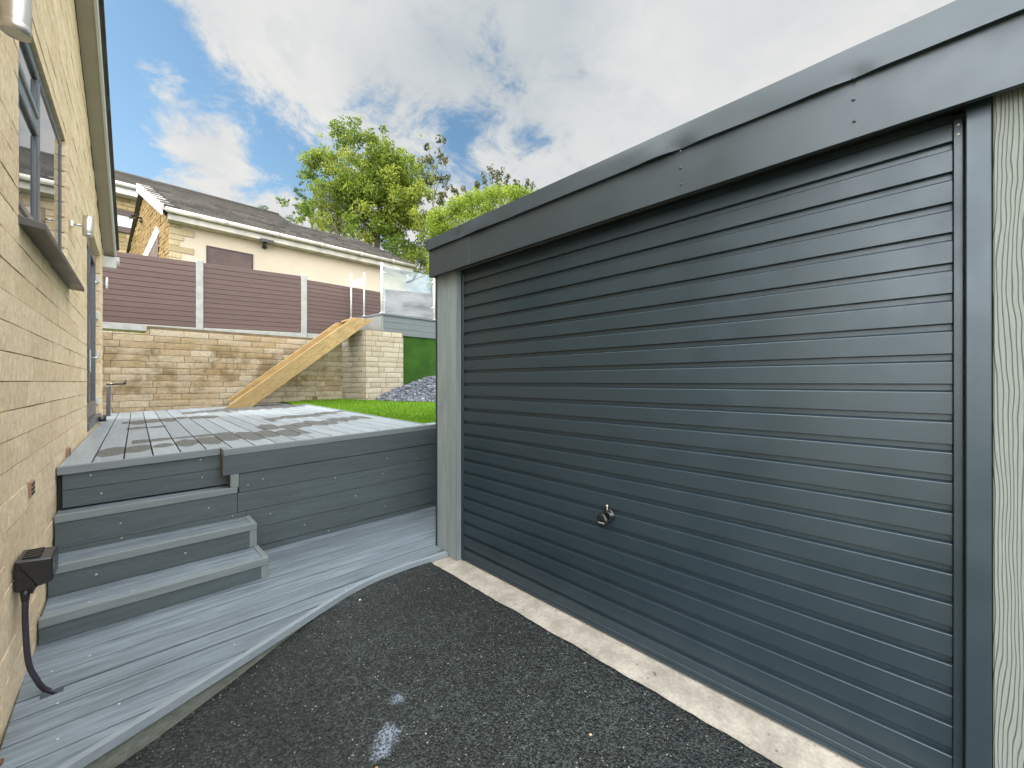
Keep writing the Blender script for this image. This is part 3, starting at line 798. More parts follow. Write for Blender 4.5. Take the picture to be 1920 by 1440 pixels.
# rusty bracket at the bottom left
B = BM(); c = at_z(8, 1432, .036)
B.box(c.x-.055, c.x-.003, c.y-.004, c.y+.022, .036, .046, bev=.002); B.box(c.x-.055, c.x-.012, c.y+.004, c.y+.012, .046, .085, bev=.002)
o = B.build('rusty_bracket', M_rust); tag(o, 'rusty steel bracket at the foot of the house wall on the lower deck', 'bracket')
# water pipe stub by the deck corner
B = BM(); s_, z_ = 4.80, .9
p = [wp(s_, .875, .06), wp(s_, 1.27, .06), wp(s_, 1.295, .068)]
tp = thing('outdoor_tap', 'dark outdoor tap on a grey standpipe in the far corner of the raised deck', 'tap', p[0])
B.path(p, .022, 12); B.build('pipe', plain('grey_pipe', (.16, .15, .17), .45), tp)
B = BM(); B.tube(p[2]+Vector((0, 0, .02)), p[2]+Vector((.17, -.02, .03)), .014, .010); B.tube(p[2]+Vector((.15, -.02, .02)), p[2]+Vector((.17, -.02, .08)), .010, .008); B.box(p[2].x-.03, p[2].x+.05, p[2].y-.012, p[2].y+.012, p[2].z+.01, p[2].z+.03, bev=.003)
B.build('spout', M_black, tp)
q = at_z(190, 788, .885)
B = BM(); B.tube((q.x, q.y, .87), (q.x, q.y, .93), .045, .04, n=16); tag(B.build('drain_cap', M_black), 'small round black cap at the foot of the house wall beside the door step', 'drain cap')

# ------------------------------------------------------------------ LOWER DECK
lower = thing('lower_deck', 'low grey composite walkway deck with a curved front edge beside the tarmac', 'deck', (.8, 2.8, 0))
EDGE = [(-.34, 1.95), (-.137, 2.018), (0, 2.07), (.254, 2.173), (.45, 2.252), (.691, 2.353), (.821, 2.41), (1.043, 2.496), (1.201, 2.531), (1.30, 2.538), (1.443, 2.540), (1.62, 2.53), (1.795, 2.512)]
def edge_y(x):
    for (x0, y0), (x1, y1) in zip(EDGE, EDGE[1:]):
        if x <= x1: return y0+(y1-y0)*(x-x0)/(x1-x0)
    return EDGE[-1][1]
LZ = .035
gaps = [1.86, 2.004, 2.147, 2.291, 2.450, 2.576, 2.722, 2.868, 3.014, 3.160, 3.306, 3.452, 3.60]
gw = [0, .006, .007, .006, .009, .013, .005, .005, .0055, .005, .005, .005, 0]
B = BM()
for i in range(len(gaps)-1):
    y0, y1 = gaps[i]+gw[i]/2, gaps[i+1]-gw[i+1]/2; ti = rnd.random()
    # clip by curved edge: sample along x
    n = 56; xa, xb = -.305, 3.4
    lo = []; xs = [xa+(xb-xa)*k/n for k in range(n+1)]
    def low(x): return max(y0, (edge_y(x)+.030) if x < 1.80 else 2.60)
    segs = []; cur = []
    for x in xs:
        if low(x) < y1-.004: cur.append(x)
        else:
            if len(cur) > 1: segs.append(cur)
            cur = []
    if len(cur) > 1: segs.append(cur)
    for sg in segs:
        for x0, x1 in zip(sg, sg[1:]):
            if i == 4 and False: pass
            sl = -.012
            def yy(y, x): return y+sl*(x-.2)*0
            p = [(x0, low(x0), LZ), (x1, low(x1), LZ), (x1, y1, LZ), (x0, y1, LZ)]
            # cut-out for the conduit
            hc = at_z(97, 1291, LZ)
            if i == 4 and abs((x0+x1)/2-hc.x) < .062:
                p[2] = (x1, y1-.030, LZ); p[3] = (x0, y1-.030, LZ)
            B.face(p, ti)
            B.face([(x0, p[3][1], LZ), (x1, p[2][1], LZ), (x1, p[2][1], LZ-.03), (x0, p[3][1], LZ-.03)], ti)
            B.face([(x1, low(x1), LZ), (x0, low(x0), LZ), (x0, low(x0), LZ-.03), (x1, low(x1), LZ-.03)], ti)
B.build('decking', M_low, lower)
B = BM(); pts = [(x, edge_y(x)+.02) for x, _ in EDGE]; 
B.face([(x, y, -.03) for x, y in pts]+[(3.4, 2.62, -.03), (3.4, 3.6, -.03), (-.33, 3.6, -.03)], .5); B.build('dark_underlay', M_dark, lower)  # flat dark sheet: the shade below the boards is in its colour
def strip(name, mat, o0, o1, z0, z1, parent, par=True, zf=None):
    """ribbon following the curved edge; o = offset inwards in y"""
    B = BM(); E = []
    n = 70
    for k in range(n+1):
        x = -.33+(1.79+.33)*k/n; E.append((x, edge_y(x)))
    # light smoothing
    ys = [e[1] for e in E]
    for _ in range(3): ys = [ys[0]]+[(ys[i-1]+2*ys[i]+ys[i+1])/4 for i in range(1, n)]+[ys[n]]
    for k in range(n):
        (x0, _), (x1, _) = E[k], E[k+1]; y0, y1 = ys[k], ys[k+1]
        za, zb = (z0 if zf is None else zf(x0)), (z0 if zf is None else zf(x1))
        B.face([(x0, y0+o0, z1), (x1, y1+o0, z1), (x1, y1+o1, z1), (x0, y0+o1, z1)], .55)
        B.face([(x0, y0+o0, za), (x1, y1+o0, zb), (x1, y1+o0, z1), (x0, y0+o0, z1)], .5)
        B.face([(x0, y0+o1, z1), (x1, y1+o1, z1), (x1, y1+o1, zb), (x0, y0+o1, za)], .5)
        B.face([(x1, y1+o0, zb), (x0, y0+o0, za), (x0, y0+o1, za), (x1, y1+o1, zb)], .5)
    if True:
        x, y = E[-1][0], ys[-1]; B.face([(x, y+o0, z0), (x, y+o1, z0), (x, y+o1, z1), (x, y+o0, z1)], .5)
    return B.build(name, mat, parent)
strip('edge_trim', composite('trim_flat', 'x', (0.194, 0.226, 0.246), (0.252, 0.292, 0.320), line=.1), 0, .034, .004, LZ+.004, lower)
strip('skirt_board', composite('skirt', 'x', (0.098, 0.112, 0.091), (0.189, 0.205, 0.175), line=1.0), .014, .03, -.14, .001, lower, zf=lambda x: -.14)

# ------------------------------------------------------------------ screws (shared mesh)
_b = BM(); _b.lathe((0, 0, 0), [(.0062, 0), (.0056, .0018), (.0020, .0020), (0, .0008)], 12)
me_screw = bpy.data.meshes.new('screw'); _b.b.to_mesh(me_screw); _b.b.free(); me_screw.materials.append(M_screw)
def screw(p, n, parent, sc=1.0):
    o = bpy.data.objects.new('screw', me_screw); COL.objects.link(o)
    o.parent = parent; base = parent.location if parent.type == 'EMPTY' else Vector((0, 0, 0))
    o.location = Vector(p)-base; o.rotation_euler = Vector(n).to_track_quat('Z', 'Y').to_euler(); o.scale = (sc, sc, sc)

# ------------------------------------------------------------------ STEPS
steps = thing('deck_steps', 'two grey composite box steps leading up from the lower deck beside the house', 'steps', (.2, 3.3, 0))
T1, T2, T3 = .166, .333, .560
RM = 3.55                                     # main cladding plane
XW = -.285
def xw(y): return HW.x+HD.x/HD.y*(y-HW.y)+.014
def step(yf, yb, zb, zt, xr, parent, boards):
    B = BM(); B.box(xw(yf)+.002, xr-.010, yf+.003, yf+.02, zb, zt-.046, rnd.random(), 0, .001)
    B.box(xr-.022, xr-.004, yf+.02, yb, zb, zt-.046, rnd.random(), 0, .001)
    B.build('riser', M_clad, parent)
    B = BM(); ys = boards
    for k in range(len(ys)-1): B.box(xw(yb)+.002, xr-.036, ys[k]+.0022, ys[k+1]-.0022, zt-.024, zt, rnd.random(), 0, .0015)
    B.build('tread', M_low, parent)
    B = BM(); B.box(xw(yf)+.001, xr, yf-.004, yf+.034, zt-.046, zt+.001, .6, 0, .0025); B.build('nosing', M_trimx, parent)
    B = BM(); B.box(xr-.034, xr-.0005, yf+.0345, yb, zt-.046, zt+.0015, .4, 0, .0025); B.build('side_trim', M_trimy, parent)
    B = BM(); B.box(xr-.044, xr-.001, yf+.0005, yf+.0042, zb, zt-.0465, .5, 0, .001); B.box(xr-.0045, xr-.001, yf+.0045, yf+.04, zb, zt-.0465, .5, 0, .001); B.build('corner_trim', M_trimz, parent)
def yrow(px0, py0, px1, py1, z): a = at_z(px0, py0, z); b_ = at_z(px1, py1, z); return a, b_
step(3.055, 3.34, LZ+.001, T1, .712, steps, [3.089, 3.235, 3.328])
step(3.325, RM-.002, T1+.001, T2, .700, steps, [3.359, 3.50, RM-.002])
for px, py in ((672, 0),): pass
for p in ((-.10, 3.325, T2-.10), (.30, 3.325, T1+.07)): screw((p[0], p[1]+.002, p[2]), (0, -1, 0), steps)
for x in (-.12, .05, .40, .62): screw((x, 3.11, T1+.0006), (0, 0, 1), steps, .8)

# ------------------------------------------------------------------ RAISED DECK
deck = thing('raised_deck', 'raised grey composite deck with drying wet patches in front of the stone retaining wall', 'deck', (1.2, 6, 0))
def dz(x, y=5.0): return .836+.028*x
FY_L, FY_R = 3.655, 3.555                      # front line of the left (over the steps) and right part
XJ = .535                                       # where the front line jogs
def deck_right(y): return 2.30+.36*(y-3.55)/5.6
B = BM(); pitch = .1464; x0 = -.2775; k = 0; YB = 9.33
g0 = []
xx = -.129
cols_ = []; x = xx-pitch
while x < 2.75: cols_.append(x); x += pitch
for i, xa in enumerate(cols_):
    xb = xa+pitch-.0085; xa2 = xa+.0
    ti = rnd.random(); n = 10
    def yf(x): return (FY_L if (xa+xb)/2 < XJ else FY_R)+.036
    ya = FY_L+.036
    sa_, sb_ = max(xa+.020*(FY_R-3.6), XJ+.0365), xb+.020*(FY_R-3.6)
    if sb_-sa_ > .003:
        B.face([(sa_, FY_R+.036, dz(sa_)), (sb_, FY_R+.036, dz(sb_)), (sb_, ya, dz(sb_)), (sa_, ya, dz(sa_))], ti)
        B.face([(sb_, FY_R+.036, dz(sb_)), (sb_, FY_R+.036, dz(sb_)-.024), (sb_, ya, dz(sb_)-.024), (sb_, ya, dz(sb_))], ti)
    def sk(y): return 0.0018*(y-3.6)*0     # boards run parallel to the house wall
    def P(xv, y, z): return Vector((xv+.020*(y-3.6), y, z))
    # right boundary clip
    for j in range(n):
        y0_, y1_ = ya+(YB-ya)*j/n, ya+(YB-ya)*(j+1)/n
        a0, b0 = xa2+.020*(y0_-3.6), xb+.020*(y0_-3.6); a1, b1 = xa2+.020*(y1_-3.6), xb+.020*(y1_-3.6)
        r0, r1 = deck_right(y0_)-.05, deck_right(y1_)-.05
        b0, b1 = min(b0, r0), min(b1, r1)
        l0, l1 = xw(y0_)+.004, xw(y1_)+.004
        a0, a1 = max(a0, l0), max(a1, l1)
        if b0-a0 < .004 and b1-a1 < .004: continue
        b0 = max(b0, a0+.0005); b1 = max(b1, a1+.0005)
        B.face([(a0, y0_, dz(a0)), (b0, y0_, dz(b0)), (b1, y1_, dz(b1)), (a1, y1_, dz(a1))], ti)
        B.face([(b0, y0_, dz(b0)), (b0, y0_, dz(b0)-.024), (b1, y1_, dz(b1)-.024), (b1, y1_, dz(b1))], ti)
        B.face([(a0, y0_, dz(a0)-.024), (a0, y0_, dz(a0)), (a1, y1_, dz(a1)), (a1, y1_, dz(a1)-.024)], ti)
B.build('decking', M_deck, deck)
B = BM(); B.face([(-.3, 3.70, .80), (2.3, 3.70, .865), (2.75, YB, .865), (-.2, YB, .80)]); B.build('dark_underlay', M_dark, deck)  # one sheet, no joists; shade between the boards comes from its dark colour
# nosing trims
def slab(B, xa, xb, ya, yb, za0, zb0, th, tint, bev=.0025, f=dz):
    B.hexa([(xa, ya, f(xa)+zb0-th), (xb, ya, f(xb)+zb0-th), (xb, yb, f(xb)+zb0-th), (xa, yb, f(xa)+zb0-th),
            (xa, ya, f(xa)+zb0), (xb, ya, f(xb)+zb0), (xb, yb, f(xb)+zb0), (xa, yb, f(xa)+zb0)], tint, 0, bev)
B = BM(); slab(B, xw(3.65), XJ-.002, FY_L-.004, FY_L+.034, 0, .001, .050, .6); slab(B, XJ, 2.42, FY_R-.012, FY_R+.034, 0, .001, .048, .6); B.build('nosing', M_trimx, deck)
B = BM(); slab(B, XJ, XJ+.036, FY_R+.0345, FY_L+.034, 0, .0015, .045, .5); B.build('jog_trim', M_trimy, deck)
B = BM(); n = 8
for j in range(n):
    y0_, y1_ = FY_R+.036+(YB-FY_R-.036)*j/n, FY_R+.036+(YB-FY_R-.036)*(j+1)/n
    r0, r1 = deck_right(y0_), deck_right(y1_)
    B.hexa([(r0-.048, y0_, dz(r0)-.05), (r0, y0_, dz(r0)-.05), (r1, y1_, dz(r1)-.05), (r1-.048, y1_, dz(r1)-.05),
            (r0-.048, y0_, dz(r0)+.002), (r0, y0_, dz(r0)+.002), (r1, y1_, dz(r1)+.002), (r1-.048, y1_, dz(r1)+.002)], .9)
B.build('side_trim', M_trimy, deck)
# fascia boards, right section: 5 boards (the lowest three run left behind the steps)
def zline(k, x):                               # board joints of the main face, k=0 is the nosing underside
    top = dz(x)-.048; bot = LZ+.045+.0*(x)
    return top+(bot-top)*k/5.0
B = BM()
def cboard(xa, xb, k0, k1, y, th=.02, za=None, zb=None):
    g = .0025
    f0 = lambda x: (zline(k0, x) if za is None else za(x))-g*.4
    f1 = lambda x: (zline(k1, x) if zb is None else zb(x))+g
    B.hexa([(xa, y, f1(xa)), (xb, y, f1(xb)), (xb, y+th, f1(xb)), (xa, y+th, f1(xa)),
            (xa, y, f0(xa)), (xb, y, f0(xb)), (xb, y+th, f0(xb)), (xa, y+th, f0(xa))], rnd.random(), 0, .002)
XR = 2.9
cboard(XJ, XR, 0, 1, RM-.006, .03)             # top board, slightly proud
cboard(.632, XR, 1, 2, RM)
l2 = lambda x: zline(2, x)
cboard(xw(RM)+.003, XR, 2, 3, RM, za=lambda x: min(zline(2, x), T3-.052) if x < .66 else zline(2, x)) if False else None
cboard(.623, XR, 2, 3, RM); cboard(.680, XR, 3, 4, RM); cboard(.685, XR, 4, 5, RM)
B.hexa([(.69, RM+.004, LZ), (XR, RM+.004, LZ), (XR, RM+.02, LZ), (.69, RM+.02, LZ), (.69, RM+.004, LZ+.044), (XR, RM+.004, LZ+.044), (XR, RM+.02, LZ+.044), (.69, RM+.02, LZ+.044)], .3, 0, .001)
# boards of the third riser (left of the joint)
xa, xb = xw(RM)+.003, .6205
B.hexa([(xa, RM, zline(3, xa)+.001), (xb, RM, zline(3, xb)+.001), (xb, RM+.02, zline(3, xb)+.001), (xa, RM+.02, zline(3, xa)+.001),
        (xa, RM, T3-.048), (xb, RM, T3-.042), (xb, RM+.02, T3-.042), (xa, RM+.02, T3-.048)], .55, 0, .0015)
xb = .6785
B.hexa([(xa, RM, T2-.02), (xb, RM, T2-.02), (xb, RM+.02, T2-.02), (xa, RM+.02, T2-.02),
        (xa, RM, zline(3, xa)-.0015), (xb, RM, zline(3, xb)-.0015), (xb, RM+.02, zline(3, xb)-.0015), (xa, RM+.02, zline(3, xa)-.0015)], .4, 0, .0015)
# riser under the left front (two boards)
R4 = FY_L+.012
for (za, zb, tt) in ((T3+.012, .683, .35), (.686, None, .6)):
    xa, xb = xw(R4)+.022, .66
    zt = (lambda x: dz(x)-.050) if zb is None else (lambda x: zb+.018*(x))
    zb_ = (lambda x: za) if zb is not None else (lambda x: za+.018*x)
    B.hexa([(xa, R4, zb_(xa)), (xb, R4, zb_(xb)), (xb, R4+.02, zb_(xb)), (xa, R4+.02, zb_(xa)), (xa, R4, zt(xa)), (xb, R4, zt(xb)), (xb, R4+.02, zt(xb)), (xa, R4+.02, zt(xa))], tt, 0, .0015)
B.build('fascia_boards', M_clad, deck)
B = BM(); B.box(xw(R4)+.002, .68, R4+.024, R4+.03, LZ, .80); B.box(xw(RM)+.002, 2.9, RM+.024, RM+.03, LZ, .53); B.box(.645, 2.9, RM+.032, RM+.036, .5, .80); B.build('backing', M_dark, deck)
# end faces / post trims at the jog
B = BM(); B.hexa([(XJ-.001, RM-.005, zline(1, XJ)+.003), (XJ+.020, RM-.005, zline(1, XJ)+.003), (XJ+.020, R4, zline(1, XJ)+.003), (XJ-.001, R4, zline(1, XJ)+.003),
                  (XJ-.001, RM-.005, dz(XJ)-.049), (XJ+.020, RM-.005, dz(XJ)-.049), (XJ+.020, R4, dz(XJ)-.049), (XJ-.001, R4, dz(XJ)-.049)], .5, 0, .001)
M_end = composite('end_grain', 'z', (.12, .10, .075), (.17, .145, .11), line=.1)
B.build('end_cap', M_end, deck)
B = BM(); B.box(.580, .600, RM+.002, R4, T3+.004, zline(1, .6)+.002, .4, 0, .001); B.build('end_cap', M_end, deck)
B = BM(); B.box(.578, .630, RM-.0045, RM+.0, T3+.004, zline(1, .6)+.002, .5, 0, .0015)
B.build('corner_trim', M_trimz, deck)
# third tread (top of the built-in step)
B = BM(); B.box(xw(R4)+.002, .632, RM+.03, R4+.02, T3-.022, T3, .4, 0, .001); B.build('tread', M_low, deck)
B = BM(); B.hexa([(xw(RM)+.001, RM-.006, T3-.046), (.622, RM-.006, T3-.040), (.622, RM+.0295, T3-.040), (xw(RM)+.001, RM+.0295, T3-.046),
                  (xw(RM)+.001, RM-.006, T3+.001), (.622, RM-.006, T3+.003), (.622, RM+.0295, T3+.003), (xw(RM)+.001, RM+.0295, T3+.001)], .6, 0, .0025); B.build('step_nosing', M_trimx, deck)
for px, py in ((465, 909), (493, 898), (629, 896), (726, 859), (780, 860), (717, 888), (391, 952), (507, 963), (436, 967), (667, 929), (571, 984), (722, 949), (616, 995), (226, 981), (228, 1009), (666, 930)):
    p = at_y(px, py, RM); screw((p.x, RM-.0006 if p.z < zline(1, p.x) else RM-.0068, p.z), (0, -1, 0), deck, .72)
for px, py in ((170, 891), (376, 862), (190, 925), (379, 895)):
    p = at_y(px, py, R4); screw((p.x, R4-.0006, p.z), (0, -1, 0), deck, .8)
for px, py in ((168, 1230), (223, 1320), (108, 1386), (108, 1319), (439, 1209), (648, 1105), (97, 1259), (310, 1130)):
    p = at_z(px, py, LZ); screw((p.x, p.y, LZ+.0006), (0, 0, 1), lower, .9)

# ------------------------------------------------------------------ GARAGE
garage = thing('garage', 'flat roofed garage with an anthracite ribbed up-and-over door filling the right of the view', 'garage', (4, 1.2, 0))
GX = 1.84; YL, YR = 2.378, -.088; GZB = .012; GP = .0946; ZT = 2.100
B = BM()
prof = [(GX, 2.186), (GX+.001, 2.160), (GX+.004, 2.158), (GX+.004, 2.1555), (GX, 2.1535)]
z = ZT
for k in range(22):
    prof += [(GX, z+.0015), (GX+.002, z-.0002), (GX+.0165, z-.0006), (GX+.0165, z-.0196), (GX+.0140, z-.0216), (GX+.0014, z-.0262), (GX, z-.0284)]
    z -= GP
prof += [(GX, .052), (GX+.003, .050), (GX+.003, .046), (GX, .044), (GX, .030), (GX+.003, .028), (GX+.003, .024), (GX-.002, .022), (GX-.002, GZB)]
prof = [p for p in prof if p[1] >= GZB-1e-6]
NY = 24
def pane_y(i): return YR+(YL-YR)*i/NY
rows = [[B.b.verts.new((x+.0009*mnoise.noise(Vector((pane_y(i)*1.3, zz*2.0, 3))), pane_y(i), zz)) for i in range(NY+1)] for (x, zz) in prof]
for j in range(len(prof)-1):
    for i in range(NY):
        f = B.b.faces.new([rows[j][i], rows[j][i+1], rows[j+1][i+1], rows[j+1][i]]); f[B.t] = .5
        f.smooth = False
door = B.build('door', M_anth, garage)
# handle and key
hp = at_x(1133, 972, GX-.03)
B = BM()
c = Vector((GX+.001, hp.y-.012, hp.z+.012))
B.lathe(c, [(.034, 0), (.034, .006), (.028, .010), (.018, .014), (.016, .024)], 24, axis=(-1, 0, 0))
c2 = Vector((GX-.024, hp.y+.006, hp.z-.004))
# pear shaped grip
ring_prof = []
n = 20
def pear(t_): return .021+.007*math.cos(t_)
vs = []
for xx_, sc_ in ((0, .75), (-.004, .95), (-.012, 1.0), (-.020, .96), (-.025, .78), (-.026, .0)):
    vs.append([B.b.verts.new(c2+Vector((xx_, math.sin(2*math.pi*k/n)*.033*sc_*(1+.16*math.cos(2*math.pi*k/n)), -math.cos(2*math.pi*k/n)*.037*sc_-.004*sc_))) for k in range(n)])
for a_, b__ in zip(vs, vs[1:]):
    for k in range(n):
        f = B.b.faces.new([a_[k], a_[(k+1) % n], b__[(k+1) % n], b__[k]]); f.smooth = True
B.b.faces.new(vs[0])
B.build('handle', plain('gloss_black', (.010, .010, .011), .08), door, recalc=True)
B = BM(); B.box(GX-.0515, GX-.0492, c2.y-.019, c2.y+.019, c2.z-.021, c2.z-.013, bev=.0008); B.build('handle_badge', M_metal, door)
B = BM(); kz = hp.z+.040
B.tube((GX-.020, hp.y-.012, kz), (GX-.022, hp.y-.012, kz+.022), .0028, n=10); B.tube((GX-.022, hp.y-.012, kz+.02), (GX-.022, hp.y-.012, kz+.032), .0055, .005, n=12)
B.build('key', M_brass, door)
# frame legs and head
B = BM()
B.box(GX-.004, GX+.03, YL+.002, YL+.018, 0, 2.185, bev=.002); B.box(GX+.004, GX+.03, YL+.0185, YL+.040, 0, 2.185, bev=.002); B.box(GX-.008, GX+.01, YL+.0405, YL+.044, 0, 2.185)
B.build('door_frame', M_anth, garage)
B = BM(); B.box(GX-.010, GX+.03, YR-.022, YR-.002, 0, 2.160, bev=.0015); B.build('door_frame', M_anth, garage)
for z_ in (2.140, 2.110):
    screw((GX-.0106, YR-.012, z_), (-1, 0, 0), garage, .7)
B = BM(); B.box(1.797, 1.84, -.163, -.113, 0, 2.21, bev=.002); B.build('steel_jamb', M_anth, garage)
# corner composite board (left)
M_gboard = composite('garage_corner_board', 'z', (0.184, 0.216, 0.212), (0.265, 0.302, 0.296), line=.2)
B = BM()
for (y0_, y1_, xo) in ((2.426, 2.500, 0), (2.502, 2.560, .003), (2.562, 2.668, 0)): B.box(1.80+xo, 1.83, y0_, y1_, .004, 2.20, .5, 0, .0015)
B.build('corner_board', M_gboard, garage)
B = BM(); B.box(1.803, 1.90, 2.6685, 2.700, -.02, 2.20, .5, 0, .002); B.build('corner_trim', M_anth, garage)
B = BM(); B.box(1.800, 1.84, 2.4085, 2.4255, .002, 2.2, .4); B.build('board_edge', M_trimz, garage)
# right composite panel with embossed grain
def panel_mat():
    m, t, b = new_mat('embossed_board'); tc = t.node('ShaderNodeTexCoord'); c = tc.outputs['Object']
    nn = t.noise(t.vmath('MULTIPLY', c, (1, 2.2, .45)), 1.6, 4, .5, .2)
    sx = t.node('ShaderNodeSeparateXYZ', inp={0: c})
    ph = t.math('ADD', t.math('MULTIPLY', sx.outputs[1], 108.0), t.math('ADD', t.math('MULTIPLY', nn, 17.0), t.math('MULTIPLY', sx.outputs[2], 2.0)))
    fr = t.math('FRACT', t.math('DIVIDE', ph, 1.0))
    ln = t.smooth(t.math('ABSOLUTE', t.math('SUBTRACT', fr, .5)), .04, .17)
    fine = t.noise(t.vmath('MULTIPLY', c, (30, 30, 2)), 6, 5, .7)
    col = t.mix(ln, (0.085, 0.093, 0.088), t.mix(fine, (0.150, 0.167, 0.147), (0.222, 0.242, 0.213)))
    t.l.new(col, b.inputs['Base Color']); b.inputs['Roughness'].default_value = .75
    bump(t, b, t.math('ADD', ln, t.math('MULTIPLY', fine, .3)), .7, .003)
    return m
B = BM(); B.box(1.799, 1.84, -.62, -.1655, -.02, 2.21, .5, 0, .003); B.box(1.799, 1.84, -1.6, -.623, -.02, 2.21, .7, 0, .003)
B.build('cladding_panel', panel_mat(), garage)
# body walls and roof
B = BM(); B.box(1.90, 6.8, 2.58, 2.66, -.1, 2.35); B.box(1.842, 6.8, -3.6, -3.5, -.1, 2.35); B.box(6.7, 6.8, -3.5, 2.58, -.1, 2.35); B.box(1.845, 1.90, -3.5, YR-.03, -.02, 2.3); B.box(1.875, 1.90, YR-.03, YL+.05, -.02, 2.3, mat=0)
B.box(1.845, 1.90, YL+.05, 2.58, -.02, 2.3); B.build('wall', plain('garage_wall', (.10, .11, .115), .7), garage)
# roof: fascia, cap with dents, deck
def zc(y, a_, b__): return b__+(a_-b__)*(y+.20)/(2.69+.20)   # value a_ at y=2.69, b__ at y=-.20
YE = 2.705; YN = -3.6
B = BM()
def fx(u, v, x, zlo, zhi, dent=True):
    y = YE+(YN-YE)*u; lo, hi = zc(y, *zlo), zc(y, *zhi); z = lo+(hi-lo)*v
    return Vector((x, y, z))
dents = []
for (px, py, sx_, amp) in ((1276, 283, .05, .006), (1601, 147, .045, .005), (1600, 120, .10, -.003), (860, 440, .05, .004), (895, 425, .08, -.004), (950, 412, .06, .003), (1230, 300, .09, -.004), (1420, 225, .10, .002)):
    p = at_x(px, py, 1.72); dents.append((p.y, p.z, sx_, amp))
def capf(u, v):
    # u: 0..1 along, non-uniform density in the seen part
    y = YE-(u**1.0)*3.4 if True else 0
    lo, hi = zc(y, 2.385, 2.350), zc(y, 2.474, 2.458); z = lo+(hi-lo)*v
    x = 1.720 + .006*(v)  # leans back slightly
    for (dy, dz_, s_, a_) in dents: x += 1.7*a_*math.exp(-((y-dy)/s_)**2-((z-dz_)/(s_*.8))**2)
    x += .0016*mnoise.noise(Vector((y*4, z*9, 0)))*(1-v*.5)
    return Vector((x, y, z))
B.grid(capf, 260, 10)
# top return and bottom return of the cap
B.grid(lambda u, v: capf(u, 1)+Vector((v*.10, 0, .004*v)), 260, 1, smooth=False)
B.grid(lambda u, v: capf(u, 0)+Vector(((1-v)*.016, 0, 0)), 260, 1, smooth=False)
B.grid(lambda u, v: Vector((1.72+u*5.1, YE, zc(YE, 2.385, 2.35)+(.090)*v+u*.0)), 4, 1, smooth=False)
B.build('roof_cap', M_anth_cap, garage)
B = BM()
seam = at_x(880, 475, 1.74).y
for (ya, yb, xo) in ((YE-.012, seam+.001, -.0022), (seam, -3.6, 0)):
    x_ = 1.740+xo
    B.hexa([(x_, yb, zc(yb, 2.178, 2.160)), (x_+.02, yb, zc(yb, 2.178, 2.160)), (x_+.02, ya, zc(ya, 2.178, 2.160)), (x_, ya, zc(ya, 2.178, 2.160)),
            (x_, yb, zc(yb, 2.40, 2.365)), (x_+.02, yb, zc(yb, 2.40, 2.365)), (x_+.02, ya, zc(ya, 2.40, 2.365)), (x_, ya, zc(ya, 2.40, 2.365))], .5, 0, .0015)
B.box(1.7605, 6.8, YE-.032, YE-.012, 2.18, 2.40, bev=.002)
B.build('roof_fascia', M_anth_cap, garage)
B = BM(); B.box(1.7605, 1.90, -3.5, YE-.034, 2.192, 2.30); B.build('soffit', plain('soffit_dark', (.035, .035, .03), .6), garage)
B = BM(); B.box(1.800, 1.808, YR-.02, YL+.04, 2.184, 2.1915, bev=.001); B.build('head_trim', plain('tan_seal', (.16, .14, .11), .5), garage)
B = BM(); B.hexa([(1.80, -3.58, 2.30), (6.8, -3.58, 2.30), (6.8, YE-.03, 2.30), (1.80, YE-.03, 2.30), (1.80, -3.58, 2.44), (6.8, -3.58, 2.44), (6.8, YE-.03, 2.455), (1.80, YE-.03, 2.455)]); B.build('roof', plain('roof_sheet', (.42, .44, .43), .5), garage)
rv = BM(); rv.lathe((0, 0, 0), [(.0052, 0), (.0048, .0025), (.003, .0042), (0, .0046)], 12); me_rivet = bpy.data.meshes.new('rivet'); rv.b.to_mesh(me_rivet); rv.b.free(); me_rivet.materials.append(M_anth_cap)
for px, py, x_ in ((1276, 284, 1.724), (1276, 315, 1.740), (1277, 346, 1.740), (1600.5, 147, 1.723), (1600.5, 187, 1.740), (1602, 227, 1.740), (925, 472, 1.740)):
    p = at_x(px, py, x_); o = bpy.data.objects.new('rivet', me_rivet); COL.objects.link(o); o.parent = garage
    o.location = Vector((x_-.0003, p.y, p.z))-garage.location; o.rotation_euler = (0, -math.pi/2, 0)

# ------------------------------------------------------------------ RETAINING WALL
rw = thing('retaining_wall', 'long coursed sandstone retaining wall behind the deck, stained brown in the middle', 'wall', (1.8, 9.4, .8))
B = BM(); WY = 9.37
c0 = .80; ch = .1135
crs = [c0+ch*k for k in range(14)]
def wtop(u):
    x = -.9+u
    return 2.192 if x < .33 else 2.335
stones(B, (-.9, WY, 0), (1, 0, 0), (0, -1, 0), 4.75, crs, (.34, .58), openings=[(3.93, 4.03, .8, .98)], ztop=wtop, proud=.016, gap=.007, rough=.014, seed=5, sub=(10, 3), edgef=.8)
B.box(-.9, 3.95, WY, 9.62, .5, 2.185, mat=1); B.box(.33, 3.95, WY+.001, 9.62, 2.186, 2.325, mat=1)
B.build('stonework', [M_wall, M_mort2], rw)
